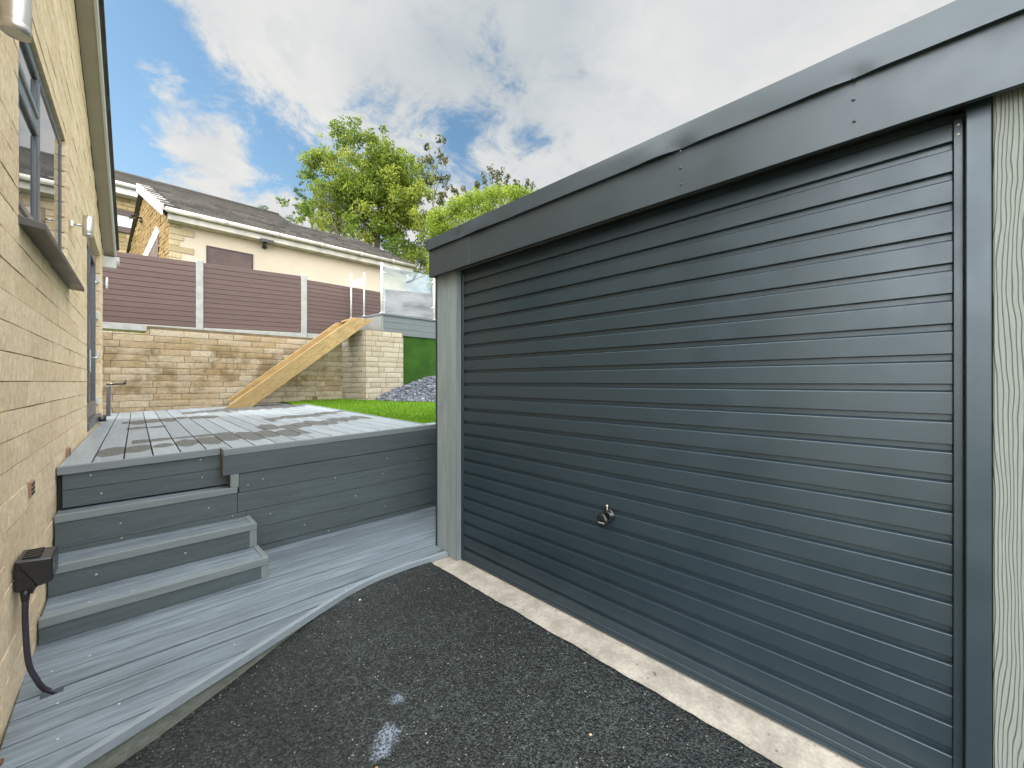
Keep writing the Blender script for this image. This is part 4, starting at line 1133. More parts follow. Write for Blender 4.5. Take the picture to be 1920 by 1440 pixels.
# pillar / return wall
PC = Vector((3.894, 8.60, 0)); PIN = Vector((3.68, 9.37, 0)); PR = Vector((4.84, 8.62, 0))
pil = thing('stone_pillar', 'pale sandstone wall end standing forward under the timber slide beside the turf bank', 'stone pillar', (4.3, 9, .9))
B = BM(); pcr = [.86+.1185*k for k in range(15)]
d1 = (PC-PIN); L1 = d1.length; d1n = d1/L1; n1 = Vector((d1n.y, -d1n.x, 0)); n1 = n1 if n1.x < 0 else -n1
d2 = (PR-PC); L2 = d2.length; d2n = d2/L2; n2_ = Vector((d2n.y, -d2n.x, 0)); n2_ = n2_ if n2_.y < 0 else -n2_
stones(B, PIN, d1n, n1, L1, pcr, (.16, .42), ztop=lambda u: 2.36+.15*min(1, u/.5)+.02, proud=.012, gap=.009, rough=.012, seed=21, sub=(6, 3))
stones(B, PC, d2n, n2_, L2, pcr, (.14, .50), ztop=lambda u: 2.535, proud=.012, gap=.009, rough=.012, seed=22, sub=(6, 3))
pts = [PIN, PC, PR, Vector((4.84, 9.6, 0)), Vector((3.7, 9.6, 0))]
hh = [2.36, 2.53, 2.53, 2.53, 2.38]
for i in range(5):
    a_, b__ = pts[i], pts[(i+1) % 5]; B.face([a_+Vector((0, 0, .5)), b__+Vector((0, 0, .5)), b__+Vector((0, 0, hh[(i+1) % 5])), a_+Vector((0, 0, hh[i]))], .5, 1)
B.face([p+Vector((0, 0, h_)) for p, h_ in zip(pts, hh)], .5, 1)
B.build('stonework', [M_pil, M_mort3], pil)

# ------------------------------------------------------------------ FENCE
fence = thing('garden_fence', 'brown composite slatted fence with pale concrete posts above the retaining wall', 'fence', (3, 10.2, 2.3))
FYY = 10.2
def fpanel(xa, xb, ta, tb, ba, bb, n=13):
    B = BM()
    for k in range(n):
        f0, f1 = k/n, (k+1)/n
        z = lambda f, x: (ba+(ta-ba)*f) if x == xa else (bb+(tb-bb)*f)
        g = .006/(ta-ba)
        B.hexa([(xa, FYY, z(f0+g, xa)), (xb, FYY, z(f0+g, xb)), (xb, FYY+.03, z(f0+g, xb)), (xa, FYY+.03, z(f0+g, xa)),
                (xa, FYY, z(f1, xa)), (xb, FYY, z(f1, xb)), (xb, FYY+.03, z(f1, xb)), (xa, FYY+.03, z(f1, xa))], rnd.random(), 0, .004)
        B.face([(xa, FYY+.012, z(f0, xa)), (xb, FYY+.012, z(f0, xb)), (xb, FYY+.012, z(f0+2*g, xb)), (xa, FYY+.012, z(f0+2*g, xa))], .1)
    B.build('panel', M_fence, fence)
fpanel(-2.6, 1.085, 3.62, 3.775, 2.40, 2.45); fpanel(1.205, 3.045, 3.785, 3.865, 2.46, 2.515); fpanel(3.175, 5.05, 3.80, 3.80, 2.52, 2.55); fpanel(5.17, 7.9, 3.90, 4.12, 2.56, 2.6); fpanel(8.02, 11, 4.12, 4.12, 2.6, 2.6)
for (xa, xb, zt_) in ((1.085, 1.205, 3.82), (3.045, 3.175, 3.895), (5.05, 5.17, 3.95), (7.9, 8.02, 4.15)):
    B = BM(); B.box(xa, xb, FYY-.03, FYY+.07, 2.2, zt_, .5, 0, .012); B.build('post', M_concrete, fence)
for (xa, xb, za, zb) in ((-2.6, 1.085, 2.395, 2.445), (1.205, 3.045, 2.455, 2.51), (3.175, 5.05, 2.515, 2.545), (5.17, 7.9, 2.55, 2.59)):
    B = BM(); B.hexa([(xa, FYY-.015, 2.2), (xb, FYY-.015, 2.2), (xb, FYY+.04, 2.2), (xa, FYY+.04, 2.2), (xa, FYY-.015, za), (xb, FYY-.015, zb), (xb, FYY+.04, zb), (xa, FYY+.04, za)], .5, 0, .004); B.build('gravel_board', M_concrete, fence)

# ------------------------------------------------------------------ PLATFORM, GLASS, POSTS
plat = thing('raised_platform', 'pale grey composite terrace platform behind the stone pillar, above the turf bank', 'platform', (6, 9.4, 2.5))
PX, PY, PZ = 4.345, 8.74, 2.965
M_pg = composite('platform_board', 'x', (0.091, 0.104, 0.112), (0.116, 0.130, 0.139), line=.3)
B = BM()
for k in range(3):
    z1_ = PZ-.045-k*.150; B.box(PX+.012, 9.0, PY, PY+.02, z1_-.147, z1_, rnd.random(), 0, .003)
B.build('fascia_boards', M_pg, plat)
PXB = 4.155                                    # the side edge runs slightly off square
B = BM(); B.hexa([(PX, PY+.0205, 2.49), (PX+.02, PY+.0205, 2.49), (PXB+.02, 10.13, 2.49), (PXB, 10.13, 2.49), (PX, PY+.0205, PZ-.045), (PX+.02, PY+.0205, PZ-.045), (PXB+.02, 10.13, PZ-.045), (PXB, 10.13, PZ-.045)], .6, 0, .002); B.build('side_board', composite('side_board', 'y', (0.147, 0.147, 0.135), (0.176, 0.176, 0.165), line=.1), plat)
B = BM(); B.hexa([(PX-.012, PY-.03, PZ-.044), (9.0, PY-.03, PZ-.044), (9.0, 10.13, PZ-.044), (PXB-.012, 10.13, PZ-.044), (PX-.012, PY-.03, PZ), (9.0, PY-.03, PZ), (9.0, 10.13, PZ), (PXB-.012, 10.13, PZ)], .5, 0, .004); B.build('decking', M_pg, plat)
B = BM(); B.box(PX-.003, PX+.045, PY-.004, PY-.0005, 2.50, PZ-.045, .5, 0, .001); B.build('corner_trim', M_trimz, plat)
bal = thing('glass_balustrade', 'clear glass balustrade on a tall white post at the edge of the upper terrace', 'balustrade', (5, 8.8, PZ))
def bpost(x, y, z1_, r=.024, parent=None, name='post'):
    B = BM(); B.tube((x, y, PZ), (x, y, z1_), r, n=16); B.tube((x, y, PZ), (x, y, PZ+.015), r*1.9, n=16); return B.build(name, M_white, parent)
p = at_y(716, 500, 8.80); bx = p.x
bpost(bx, 8.80, 4.165, .030, bal); bpost(bx+1.45, 8.80, 4.165, .030, bal)
B = BM(); B.box(bx+.055, bx+1.40, 8.795, 8.805, PZ+.02, 4.115); B.build('glass_panel', M_glassb, bal)
for (x_, z_) in ((bx+.045, 3.94), (bx+.045, 3.28), (bx+1.40, 3.94), (bx+1.40, 3.28)):
    B = BM(); B.box(x_-.028, x_+.035, 8.775, 8.825, z_-.016, z_+.016, bev=.004); B.build('clamp', M_white, bal)
bal2 = thing('balustrade_opening', 'two thin white posts with a small white pane at the top of the timber slide', 'balustrade', (4.3, 9.9, PZ))
q0, q1 = Vector((4.178, 10.05, PZ)), Vector((4.257, 9.47, PZ))
for q_, px_, pt in ((q0, 658, 514), (q1, 682, 511)):
    tz = at_plane(px_, pt, q_, (0, 1, 0)).z
    B = BM(); B.tube(q_, (q_.x, q_.y, tz), .021, n=14); B.tube(q_, q_+Vector((0, 0, .012)), .04, n=14); B.build('post', M_white, bal2)
B = BM(); a_ = q0.lerp(q1, .14); B.obox((a_.x-.005, a_.y, 3.74), (.010, 0, 0), (q1-q0)*.72, (0, 0, .17), .5, 0, .002); B.build('glass_panel', plain('frosted_white', (.82, .84, .86), .25), bal2)

# ------------------------------------------------------------------ TIMBER SLIDE
sl = thing('timber_slide', 'yellow treated timber plank chute leaning from the deck up to the terrace', 'slide', (1.5, 8.85, .88))
def poly_y(px_list, y0, y1, name, mat, tint, parent):
    """prism: outline given in pixels on plane y=y0, extruded to y1"""
    B = BM(); P_ = [at_y(px, py, y0) for px, py in px_list]; n = len(P_)
    f_ = [B.b.verts.new(p) for p in P_]; g_ = [B.b.verts.new((p.x, y1, p.z)) for p in P_]
    for f in (B.b.faces.new(f_), B.b.faces.new(g_[::-1])): f[B.t] = tint
    for i in range(n):
        f = B.b.faces.new([f_[(i+1) % n], f_[i], g_[i], g_[(i+1) % n]]); f[B.t] = tint
    bmesh.ops.bevel(B.b, geom=list(B.b.edges), offset=.004, segments=1, affect='EDGES')
    for f in B.b.faces: f[B.t] = tint
    return B.build(name, mat, parent, recalc=True)
NYS, FYS = 8.62, 9.12
poly_y([(421, 766), (472, 764), (699, 600), (663, 595)], NYS, NYS+.045, 'side_board', M_timber, .2, sl)
poly_y([(424, 752), (468, 752), (672, 606), (631, 605)], FYS, FYS+.045, 'side_board', M_timber, .6, sl)
B = BM()
a0 = at_y(440, 764, NYS+.05); a1 = at_y(683, 601, NYS+.05); up = (a1-a0).normalized(); nn_ = Vector((-up.z, 0, up.x))
for k, (y0_, y1_) in enumerate(((NYS+.047, NYS+.27), (NYS+.275, FYS-.002))):
    B.obox((a0.x, y0_, a0.z+.02), (a1.x-a0.x, 0, a1.z-a0.z+.02), (0, y1_-y0_, 0), nn_*.03, .3+.3*k, 0, .003)
B.build('floor_board', M_timber, sl, recalc=True)
B = BM(); c = at_y(664, 597, NYS); B.box(c.x-.09, c.x+.02, NYS+.047, FYS-.002, c.z-.045, c.z-.01, .9, 0, .003); B.build('cross_board', M_timber, sl)

# ------------------------------------------------------------------ NEIGHBOUR BUNGALOW
bun = thing('bungalow', 'cream rendered bungalow with a brown tiled roof and boarded window behind the fence', 'bungalow', (4, 14, 2.5))
EZ, EY = 5.44, 12.5; RZ, RY = 6.90, 15.5; XL0, XLR = .74, .38; XE, XRE = 7.40, 6.82
WYB = 12.78
B = BM()
xwl = .86; 
B.face([(xwl, WYB, 2.2), (7.28, WYB, 2.2), (7.28, WYB, EZ-.10), (xwl, WYB, EZ-.10)], .5)
B.face([(7.28, WYB, 2.2), (7.28, 18.2, 2.2), (7.28, 18.2, EZ-.1), (7.28, WYB, EZ-.1)], .5)
B.build('wall', M_render, bun)
# stone gable (skewed a little away) and quoins
gd = Vector((XLR-XL0, 3.0, 0)).normalized(); gn = Vector((-gd.y, gd.x, 0))
g0_ = Vector((xwl, WYB-.02, 0))
Mg = stone_mat('gable_rubble', ((0.184, 0.115, 0.040), (0.238, 0.158, 0.063), (0.205, 0.152, 0.076)), .4, .1, 16)
B = BM()
stones(B, g0_, gd, gn, 5.8, [2.2+.11*k for k in range(45)], (.18, .40), ztop=lambda u: EZ-.05+(RZ-EZ)*(1-abs(u-2.9)/2.95)-.05, proud=.03, gap=.012, rough=.03, seed=31, sub=(4, 2))
B.face([g0_+Vector((0, 0, 2.2)), g0_+gd*5.8+Vector((0, 0, 2.2)), g0_+gd*5.8+Vector((0, 0, EZ-.1)), g0_+gd*2.9+Vector((0, 0, RZ-.12)), g0_+Vector((0, 0, EZ-.1))], .3, 1)
z_ = 2.3; k = 0
while z_ < EZ-.25:
    L_ = .46 if k % 3 == 0 else rnd.uniform(.16, .28); h_ = rnd.uniform(.13, .17)
    B.box(xwl-.02, xwl+L_, WYB-.022, WYB+.01, z_, z_+h_-.008, rnd.random()*.6, 2, .006); z_ += h_; k += 1
B.build('gable_wall', [Mg, M_mort2, stone_mat('quoin_stone', ((.36, .29, .17), (.50, .40, .25), (.42, .36, .25)), .4, .1, 20)], bun)
# roof in stepped courses
def xleft(y): return XL0+(XLR-XL0)*(y-EY)/(RY-EY)
def xright(y): return XE+(XRE-XE)*(y-EY)/(RY-EY)
B = BM(); NR = 8
for k in range(NR):
    y0_, y1_ = EY-.06+(RY-EY+.06)*k/NR, EY-.06+(RY-EY+.06)*(k+1)/NR
    z0_, z1_ = EZ+(RZ-EZ)*k/NR, EZ+(RZ-EZ)*(k+1)/NR
    xa, xb = xleft(y0_)-.02, xright(y0_); nt = int((xb-xa)/.30)
    for j in range(nt):
        x0_, x1_ = xa+(xb-xa)*j/nt, xa+(xb-xa)*(j+1)/nt-.008
        ti = rnd.random()
        dzz = rnd.uniform(-.004, .004)
        B.hexa([(x0_, y0_-.03, z0_+.06+dzz), (x1_, y0_-.03, z0_+.06+dzz), (x1_, y1_, z1_), (x0_, y1_, z1_), (x0_, y0_-.03, z0_+.115+dzz), (x1_, y0_-.03, z0_+.115+dzz), (x1_, y1_, z1_+.02), (x0_, y1_, z1_+.02)], ti)
B.face([(xleft(EY), EY-.04, EZ-.01), (XE, EY-.04, EZ-.01), (XRE, RY, RZ-.01), (XLR, RY, RZ-.01)], .2)
B.face([(XE, EY, EZ), (XE, 18.5, EZ), (XRE, RY, RZ)], .5); B.face([(XRE, RY, RZ), (XE, 18.5, EZ), (0.1, 18.5, EZ), (XLR, RY, RZ)], .5)
B.tube((XLR-.02, RY, RZ+.01), (XRE, RY, RZ+.01), .06, n=8, tint=1.0)
B.tube((XRE, RY, RZ+.01), (XE, EY, EZ+.05), .05, n=8, tint=.4)
B.build('roof', M_tile, bun)
# light mortar on the ridge
B = BM(); B.box(XLR-.02, XRE, RY-.09, RY-.055, RZ-.045, RZ-.01); B.build('ridge_mortar', plain('ridge_mortar', (.55, .50, .44), .9, var=.2), bun)
# verge board and tile ends
B = BM(); n = 10
v0 = Vector((xleft(EY)-.03, EY-.05, EZ-.02)); v1 = Vector((XLR-.03, RY, RZ-.02)); dv = v1-v0
B.obox(v0+Vector((-.03, 0, -.12)), Vector((.03, 0, 0)), dv, (0, 0, .115)); B.build('bargeboard', M_white, bun, recalc=True)
B = BM()
for k in range(n):
    a_ = v0+dv*(k/n); b__ = v0+dv*((k+.72)/n)
    B.hexa([a_+Vector((-.05, 0, 0)), a_+Vector((.25, 0, 0)), b__+Vector((.25, 0, 0)), b__+Vector((-.05, 0, 0)), a_+Vector((-.05, 0, .10)), a_+Vector((.25, 0, .10)), b__+Vector((.25, 0, .13)), b__+Vector((-.05, 0, .13))], .9, 0, .01)
B.build('verge_cap', plain('verge_cap', (.36, .33, .29), .7, var=.15), bun, recalc=True)
# gutter and fascia
B = BM(); B.tube((XL0+.02, EY-.10, EZ+.0), (XE+.05, EY-.10, EZ+.0), .058, n=14); 
for x_ in (1.9, 3.1, 4.3, 5.5, 6.6): B.tube((x_-.05, EY-.10, EZ), (x_+.05, EY-.10, EZ), .066, n=14)
B.build('gutter', M_gutter, bun)
B = BM(); B.box(XL0+.06, XE, EY-.02, EY+.005, EZ-.20, EZ-.01); B.box(XL0+.06, XE, EY+.0055, WYB-.001, EZ-.20, EZ-.18); B.build('fascia', M_gutter, bun)
a_, b__ = at_y(390, 463, WYB-.02), at_y(472, 505, WYB-.02)
B = BM(); B.box(a_.x, b__.x, WYB-.015, WYB+.002, b__.z-.12, a_.z, bev=.002); bw = B.build('boarded_window', M_board, bun)
B = BM(); B.box(a_.x-.035, b__.x+.035, WYB-.025, WYB+.002, a_.z+.0005, a_.z+.035); B.box(a_.x-.035, a_.x-.0005, WYB-.025, WYB+.002, b__.z-.12, a_.z); B.box(b__.x+.0005, b__.x+.035, WYB-.025, WYB+.002, b__.z-.12, a_.z); B.build('window_frame', plain('frame_dark', (.04, .022, .02), .5), bw)
c = at_y(756, 509, WYB-.02); B = BM(); B.tube((c.x, WYB-.05, c.z), (c.x, WYB+.0, c.z), .10, n=24); B.build('vent', plain('vent_blue', (.12, .17, .27), .5), bun)
# lean-to canopy on the gable: white raking board over a dark opening
def on_gable(px, py, off=.05): return at_plane(px, py, g0_+gn*off, gn)
q = [on_gable(292, 424), on_gable(298, 436), on_gable(276, 482), on_gable(266, 482)]
B = BM(); vs1 = [B.b.verts.new(p) for p in q]; vs2 = [B.b.verts.new(p-gn*.05) for p in q]
B.b.faces.new(vs1); B.b.faces.new(vs2[::-1])
for i in range(4): B.b.faces.new([vs1[(i+1) % 4], vs1[i], vs2[i], vs2[(i+1) % 4]])
B.build('porch_board', M_white, bun, recalc=True)
q = [on_gable(297, 440, .04), on_gable(296, 490, .04), on_gable(275, 490, .04)]
B = BM(); B.face(q); B.build('porch_opening', M_board, bun)

def seclight(px, py, plane_p, plane_n, label, sc=1.0):
    p = at_plane(px, py, plane_p, plane_n); t = thing('security_light', label, 'security light', p)
    n_ = Vector(plane_n).normalized(); n_ = n_ if n_.dot(Vector((0, 0, CH))-p) > 0 else -n_
    B = BM(); B.tube(p, p+n_*.10*sc, .022*sc, n=10); B.build('bracket', M_black, t)
    side = n_.cross(Vector((0, 0, 1)))
    B = BM(); c_ = p+n_*.10*sc+side*.0; B.obox(c_-side*.09*sc+Vector((0, 0, -.01)), side*.18*sc, n_*.12*sc+Vector((0, 0, -.06)), Vector((0, 0, .05*sc)), .5, 0, .006); B.build('lamp_head', M_black, t, recalc=True)
    B = BM(); B.lathe(p+n_*.04+Vector((0, 0, -.10*sc)), [(0, 0), (.03*sc, .01), (.035*sc, .04*sc), (.02*sc, .06*sc)], 12); B.build('sensor', M_black, t)
seclight(495, 456, (0, WYB, 0), (0, -1, 0), 'black security floodlight under the gutter of the cream bungalow wall', 1.7)
seclight(268, 410, g0_, gn, 'black security floodlight with a curved arm on the stone gable of the bungalow', 1.3)

# ------------------------------------------------------------------ FAR HOUSE
far = thing('stone_house', 'tall brown stone house with a long dark tiled roof behind the bungalow', 'house', (0, 20, 2.5))
FE, FEZ, FR, FRZ = 19.0, 8.05, 22.6, 9.78
B = BM(); stones(B, (-4.5, 19.35, 0), (1, 0, 0), (0, -1, 0), 8, [2.6+.14*k for k in range(40)], (.3, .6), openings=[(at_y(200, 400, 19.35).x+4.5-1, at_y(257, 400, 19.35).x+4.5, at_y(230, 436, 19.35).z, at_y(230, 392, 19.35).z)], ztop=lambda u: 7.95, proud=.02, gap=.012, rough=.02, seed=41, sub=(3, 1))
B.face([(-4.5, 19.36, 2.2), (3.5, 19.36, 2.2), (3.5, 19.36, 8.0), (-4.5, 19.36, 8.0)], .5, 1)
B.build('wall', [stone_mat('far_stone', ((.26, .19, .09), (.42, .32, .17), (.34, .27, .15)), .4, .1, 12), M_mort], far)
B = BM(); NR = 12
for k in range(NR):
    y0_, y1_ = FE-.1+(FR-FE+.1)*k/NR, FE-.1+(FR-FE+.1)*(k+1)/NR; z0_, z1_ = FEZ+(FRZ-FEZ)*k/NR, FEZ+(FRZ-FEZ)*(k+1)/NR
    B.hexa([(-5, y0_, z0_), (5.7, y0_, z0_), (5.7, y1_, z1_), (-5, y1_, z1_), (-5, y0_, z0_+.06), (5.7, y0_, z0_+.06), (5.7, y1_, z1_+.02), (-5, y1_, z1_+.02)], rnd.random()*.6)
B.tube((-5, FR, FRZ+.03), (5.7, FR, FRZ+.03), .10, n=8, tint=.3)
B.face([(5.7, FE, FEZ), (5.7, FR, FRZ), (5.7, 26, FEZ)], .2); B.face([(-5, FR, FRZ), (5.7, FR, FRZ), (5.7, 26, FEZ), (-5, 26, FEZ)], .3)
B.build('roof', M_tile, far)
B = BM(); B.tube((-5, FE-.14, FEZ+.01), (5.7, FE-.14, FEZ+.01), .075, n=10); B.build('gutter', M_white, far)
B = BM(); B.box(-5, 5.7, FE-.06, FE-.03, FEZ-.28, FEZ-.05); B.box(-5, 5.7, FE-.0295, 19.34, FEZ-.28, FEZ-.26); B.build('fascia', M_white, far)
a_, b__ = at_y(200, 395, 19.3), at_y(257, 436, 19.3); xl_ = a_.x-1.0
zc1, zc0 = at_y(230, 396, 19.3).z, at_y(230, 434, 19.3).z
B = BM(); B.box(xl_, b__.x, 19.33, 19.35, zc0, zc1); w1 = B.build('window', M_blind, far)
B = BM(); B.box(xl_, b__.x, 19.29, 19.345, zc1-.14, zc1+.02); B.box(xl_, b__.x, 19.29, 19.345, zc0-.02, zc0+.17); B.build('frame', M_board, w1)
dp = [at_y(262, 362, 19.2), at_y(255, 480, 19.2)]
B = BM(); B.tube((dp[0].x, 19.22, FEZ-.1), (dp[0].x, 19.22, 2.5), .07, n=10); B.build('downpipe', M_white, far)

# ------------------------------------------------------------------ VEGETATION
def leaf_cloud(name, C_, size, N, mat, parent, seed, aspect=2.0, tints=None, spread=None, droop=0.0, curl=True):
    """C_: array (M,4) cluster centres with radius; N leaves total"""
    rg = np.random.default_rng(seed); M_ = len(C_)
    wts = C_[:, 3]**2; idx = rg.choice(M_, N, p=wts/wts.sum())
    d = rg.standard_normal((N, 3)); d /= np.linalg.norm(d, axis=1)[:, None]
    r = C_[idx, 3]*rg.random(N)**.45
    pos = C_[idx, :3]+d*r[:, None]*np.array([1, 1, .8])
    a = rg.standard_normal((N, 3)); a[:, 2] -= droop; a /= np.linalg.norm(a, axis=1)[:, None]
    b = rg.standard_normal((N, 3)); b -= (b*a).sum(1)[:, None]*a; b /= np.linalg.norm(b, axis=1)[:, None]
    s = size*(.6+.8*rg.random(N)); L = (a*s[:, None]); Wd = b*(s/aspect)[:, None]
    nrm = np.cross(a, b)*s[:, None]*.15
    V = np.stack([pos-L*.5, pos+Wd*.5+nrm, pos+L*.5, pos-Wd*.5+nrm], 1).reshape(-1, 3)
    F_ = np.arange(N*4).reshape(-1, 4)
    me = bpy.data.meshes.new(name); me.from_pydata(V.tolist(), [], F_.tolist())
    ct = rg.random(M_)
    tt = np.clip(.55*ct[idx]+.45*rg.random(N)+(tints[idx] if tints is not None else 0), 0, 1)
    at = me.attributes.new('tint', 'FLOAT', 'FACE'); at.data.foreach_set('value', tt.astype(np.float32))
    return link_mesh(name, me, mat, parent)
def branchy(B, p, d, L, r, depth, rr, out):
    pts = [p]; dd = d.normalized(); n = 5
    for i in range(n):
        dd = (dd+Vector((rr.gauss(0, .12), rr.gauss(0, .12), rr.gauss(.02, .08)))).normalized(); pts.append(pts[-1]+dd*L/n)
    rr_ = [max(r*(1-.6*i/n), .006) for i in range(n+1)]
    B.path(pts, rr_, 6 if depth > 1 else 9)
    if depth >= 4: out.append(pts[-1]); return
    out.append(pts[-1]) if depth >= 2 else None
    k = rr.choice((3, 4)) if depth < 3 else 3
    for j in range(k):
        q = pts[rr.randint(2, n)]; a_ = rr.uniform(0, 6.28); sp_ = rr.uniform(.45, .95)
        u = dd.orthogonal().normalized(); v = dd.cross(u); nd = (dd+(u*math.cos(a_)+v*math.sin(a_))*sp_).normalized()
        branchy(B, q, nd, L*rr.uniform(.62, .8), r*.5, depth+1, rr, out)
def tpt(px, py, t_): return Vector((0, 0, CH))+ray(px, py)*t_
def crown_from_px(pts, t_, rr, depth=2.5):
    out = []
    for (px, py, rad_px, n) in pts:
        for _ in range(n):
            a_ = rr.uniform(0, 6.28); q = rad_px*math.sqrt(rr.random())
            p = tpt(px+math.cos(a_)*q, py+math.sin(a_)*q, t_); p += FWD*rr.uniform(-depth, depth)
            out.append((p.x, p.y, p.z, rr.uniform(.32, .78)*rad_px/60.0))
    return np.array(out)
TT = 23.0
tree = thing('tree', 'large loose leafy yellow green tree behind the bungalow roof', 'tree', (tpt(705, 716, TT).x, tpt(705, 716, TT).y, 2.6))
rr = random.Random(12); B = BM(); tips = []
base = tree.location.copy(); top = tpt(705, 440, TT)
B.path([base, base+Vector((.1, 0, 3)), Vector((top.x, top.y, 7.5)), Vector((top.x+.1, top.y, 10.0))], [.28, .24, .2, .15], 12)
for (q, d, L_) in ((7.0, (-.8, .1, .9), 2.3), (7.6, (.8, .2, .7), 2.2), (8.4, (-.5, -.3, 1.0), 2.0), (8.6, (.3, .3, 1.2), 2.0), (9.6, (-.2, .1, 1.3), 2.0), (9.8, (.5, -.4, .8), 1.7), (9.9, (-.9, 0, .9), 1.8), (7.5, (-1.2, 0, .5), 2.7), (6.5, (1, -.2, .5), 2.2)):
    branchy(B, Vector((top.x, top.y, q)), Vector(d), L_, .10, 1, rr, tips)
B.build('trunk', M_bark, tree)
crown = crown_from_px([(690, 325, 45, 18), (735, 325, 40, 14), (770, 330, 40, 16), (640, 330, 45, 16), (700, 350, 80, 40), (625, 360, 40, 14), (650, 300, 36, 22), (700, 300, 40, 22), (745, 320, 40, 22), (655, 350, 48, 26), (720, 365, 55, 30), (775, 370, 42, 20), (620, 395, 42, 18), (680, 420, 55, 28), (745, 430, 55, 28),
                       (795, 330, 26, 8), (800, 410, 40, 14), (590, 415, 30, 8), (640, 285, 18, 7), (662, 274, 13, 4), (692, 282, 13, 4), (722, 292, 14, 5), (775, 305, 14, 4), (610, 335, 26, 8), (780, 470, 45, 22), (735, 475, 40, 12), (810, 300, 16, 3)], TT, rr, 2.2)
leaf_cloud('crown', crown, (.19), 40000, M_leaf, tree, 3, 2.4, droop=.3)
# second, feathery tree on the left of it
T2_ = 25.0
t2 = thing('tree', 'small feathery blue green tree showing left of the large tree over the roof', 'tree', (tpt(580, 716, T2_).x, tpt(580, 716, T2_).y, 2.6))
B = BM(); b2 = t2.location.copy(); B.path([b2, b2+Vector((0, 0, 5)), tpt(585, 420, T2_), tpt(572, 360, T2_)], [.14, .11, .07, .02], 8)
for px, py in ((563, 342), (558, 360), (590, 345), (600, 370), (566, 390)): B.path([tpt(583, 415, T2_), tpt((px+583)/2, (py+400)/2, T2_), tpt(px, py, T2_)], [.04, .025, .01], 6)
B.build('trunk', M_bark, t2)
cr2 = crown_from_px([(565, 345, 10, 5), (575, 360, 14, 6), (562, 372, 12, 5), (592, 372, 16, 6), (580, 395, 24, 10), (560, 402, 12, 5), (600, 400, 20, 6)], T2_, rr, .8)
leaf_cloud('crown', cr2, .20, 1500, M_leaf2, t2, 4, 4.0, droop=.6)
# sapling twigs to the right
t3 = thing('sapling', 'thin sparse sapling with reddish leaves rising right of the large tree', 'sapling', (tpt(815, 716, 20).x, tpt(815, 716, 20).y, 2.6))
B = BM(); B.path([t3.location.copy(), tpt(808, 500, 20), tpt(812, 400, 20), tpt(815, 330, 20), tpt(800, 260, 20)], [.08, .06, .04, .025, .01], 8)
tw = []
for (x0_, y0_, x1_, y1_) in ((815, 330, 828, 262), (813, 370, 832, 300), (812, 390, 790, 300), (815, 350, 800, 275), (812, 410, 838, 350), (811, 430, 838, 335), (810, 440, 790, 380)):
    a_ = tpt(x0_, y0_, 20); b__ = tpt(x1_, y1_, 20); m_ = (a_+b__)/2+Vector((.1, 0, .05)); B.path([a_, m_, b__], [.02, .014, .006], 5); tw += [m_, b__, (a_+b__*2)/3]
B.build('trunk', M_bark, t3)
leaf_cloud('crown', np.array([(p.x, p.y, p.z, rr.uniform(.15, .32)) for p in tw]), .17, 620, M_shrub, t3, 6, 2.0)
# hedge
TH = 14.0
hd = thing('hedge', 'tall clipped green conifer hedge behind the garage roof', 'hedge', (tpt(905, 716, TH+1).x, tpt(905, 716, TH+1).y, 0))
pts = []
hl = [(806, 400), (815, 388), (832, 380), (850, 366), (875, 358), (900, 352), (930, 346), (960, 348), (985, 352), (1010, 358), (1040, 366)]
for i in range(900):
    u_ = rr.random()*(len(hl)-1); k = int(u_); f_ = u_-k; px = hl[k][0]*(1-f_)+hl[k+1][0]*f_; pt = hl[k][1]*(1-f_)+hl[k+1][1]*f_
    py = pt+8+rr.random()**1.2*140; p = tpt(px+4, py, TH+rr.random()**2*1.6)
    pts.append((p.x, p.y, p.z, rr.uniform(.16, .34)))
for i in range(120):
    py = 405+rr.random()*120; p = tpt(808, py, TH+rr.random()*2.0); pts.append((p.x+.15, p.y, p.z, rr.uniform(.16, .26)))
leaf_cloud('foliage', np.array(pts), .085, 42000, M_hedge, hd, 8, 2.2, droop=-.5)
B = BM()
h0, h1 = tpt(812, 716, TH+.7), tpt(1035, 716, TH+.7)
for k in range(4):
    q = h0.lerp(h1, (k+.5)/4)+FWD*.3; B.path([Vector((q.x, q.y, 0)), Vector((q.x, q.y, 3)), Vector((q.x, q.y, 6.0))], [.13, .11, .05], 8)
B.build('stem', M_bark, hd)
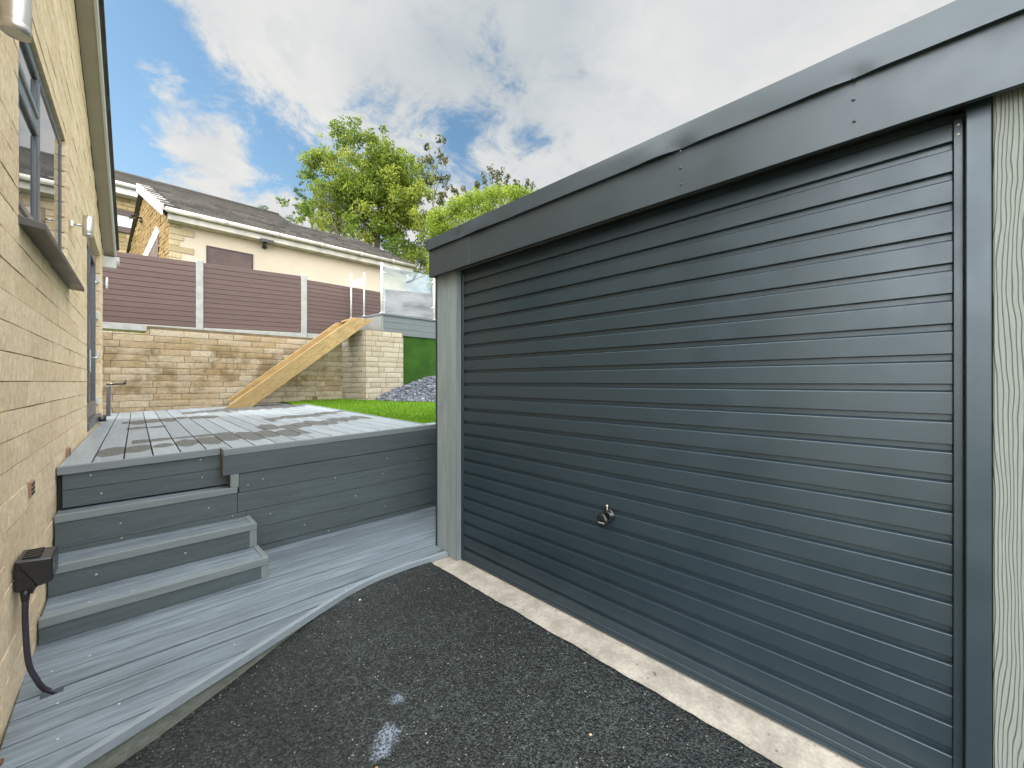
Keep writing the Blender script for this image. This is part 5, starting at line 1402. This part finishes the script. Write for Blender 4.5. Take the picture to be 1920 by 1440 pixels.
# dark core so that sky does not show through the clipped hedge
# shrub tips poking above the hedge
sh = thing('shrub', 'leafy reddish tipped shrub shoots poking above the hedge', 'shrub', (tpt(940, 716, TH+2.2).x, tpt(940, 716, TH+2.2).y, 0))
B = BM(); tw = []; b0_ = sh.location.copy()
B.path([b0_, Vector((b0_.x, b0_.y, 5)), tpt(940, 380, TH+2.2)], [.12, .09, .05], 8)
for (x0_, y0_, x1_, y1_) in ((930, 370, 918, 312), (935, 370, 940, 318), (945, 370, 952, 330), (920, 370, 905, 325), (955, 372, 968, 340), (980, 375, 990, 337), (985, 375, 1000, 345), (885, 372, 868, 352), (870, 372, 846, 350), (900, 370, 893, 340), (940, 372, 930, 325), (965, 372, 975, 350)):
    a_ = tpt(x0_, y0_+10, TH+2.2); b__ = tpt(x1_, y1_, TH+2.2)
    B.path([a_, (a_+b__)/2+Vector((.03, 0, 0)), b__], [.014, .009, .004], 5)
    for s_ in (.25, .4, .55, .7, .8, .9, 1.0): q = a_.lerp(b__, s_); tw.append(q)
B.build('stem', M_bark, sh)
leaf_cloud('foliage', np.array([(p.x, p.y, p.z, rr.uniform(.08, .16)) for p in tw]), .13, 950, M_shrub, sh, 9, 2.2)
# tree tip over the far roof
t5 = thing('tree', 'single dark tree tip just showing over the long dark roof', 'tree', (tpt(495, 716, 30).x, tpt(495, 716, 30).y, 2.6))
B = BM(); B.path([t5.location.copy(), tpt(496, 450, 30), tpt(495, 388, 30)], [.15, .1, .02], 8); B.build('trunk', M_bark, t5)
leaf_cloud('crown', np.array([(*tpt(494, 392, 30), .4), (*tpt(497, 402, 30), .5), (*tpt(520, 412, 30), .5), (*tpt(545, 414, 30), .6)]), .2, 330, M_leaf2, t5, 10, 2.5)

# loose bits on the tarmac
for i, (px, py, s_, lb) in enumerate(((698, 1345, .006, 'tiny pale pebble'),)): pass
def bit(px, py, r, col, label):
    B = BM(); p = at_z(px, py, 0); z_ = tar_z(p.x, p.y)+.006
    rr2 = random.Random(px); B.lathe((p.x, p.y, z_-.001), [(r*.9, 0), (r, r*.3), (r*.6, r*.7), (0, r*.8)], 7)
    for v in B.b.verts: v.co += Vector((rr2.uniform(-1, 1), rr2.uniform(-1, 1), 0))*r*.18
    tag(B.build('pebble', plain('pebble%d' % px, col, .8)), label, 'pebble', 'small pebbles on the tarmac')
bit(675, 1127, .008, (.55, .50, .38), 'cream pebble on the tarmac just below the bend of the curved deck edge')
bit(1107, 1380, .006, (.50, .36, .22), 'orange brown pebble on the tarmac near the bottom right, close to the concrete strip')
bit(706, 1431, .006, (.45, .22, .08), 'orange pebble on the tarmac at the bottom edge below the blue splash')
bit(1146, 1150, .006, (.55, .42, .26), 'tan pebble lying on the concrete threshold strip')
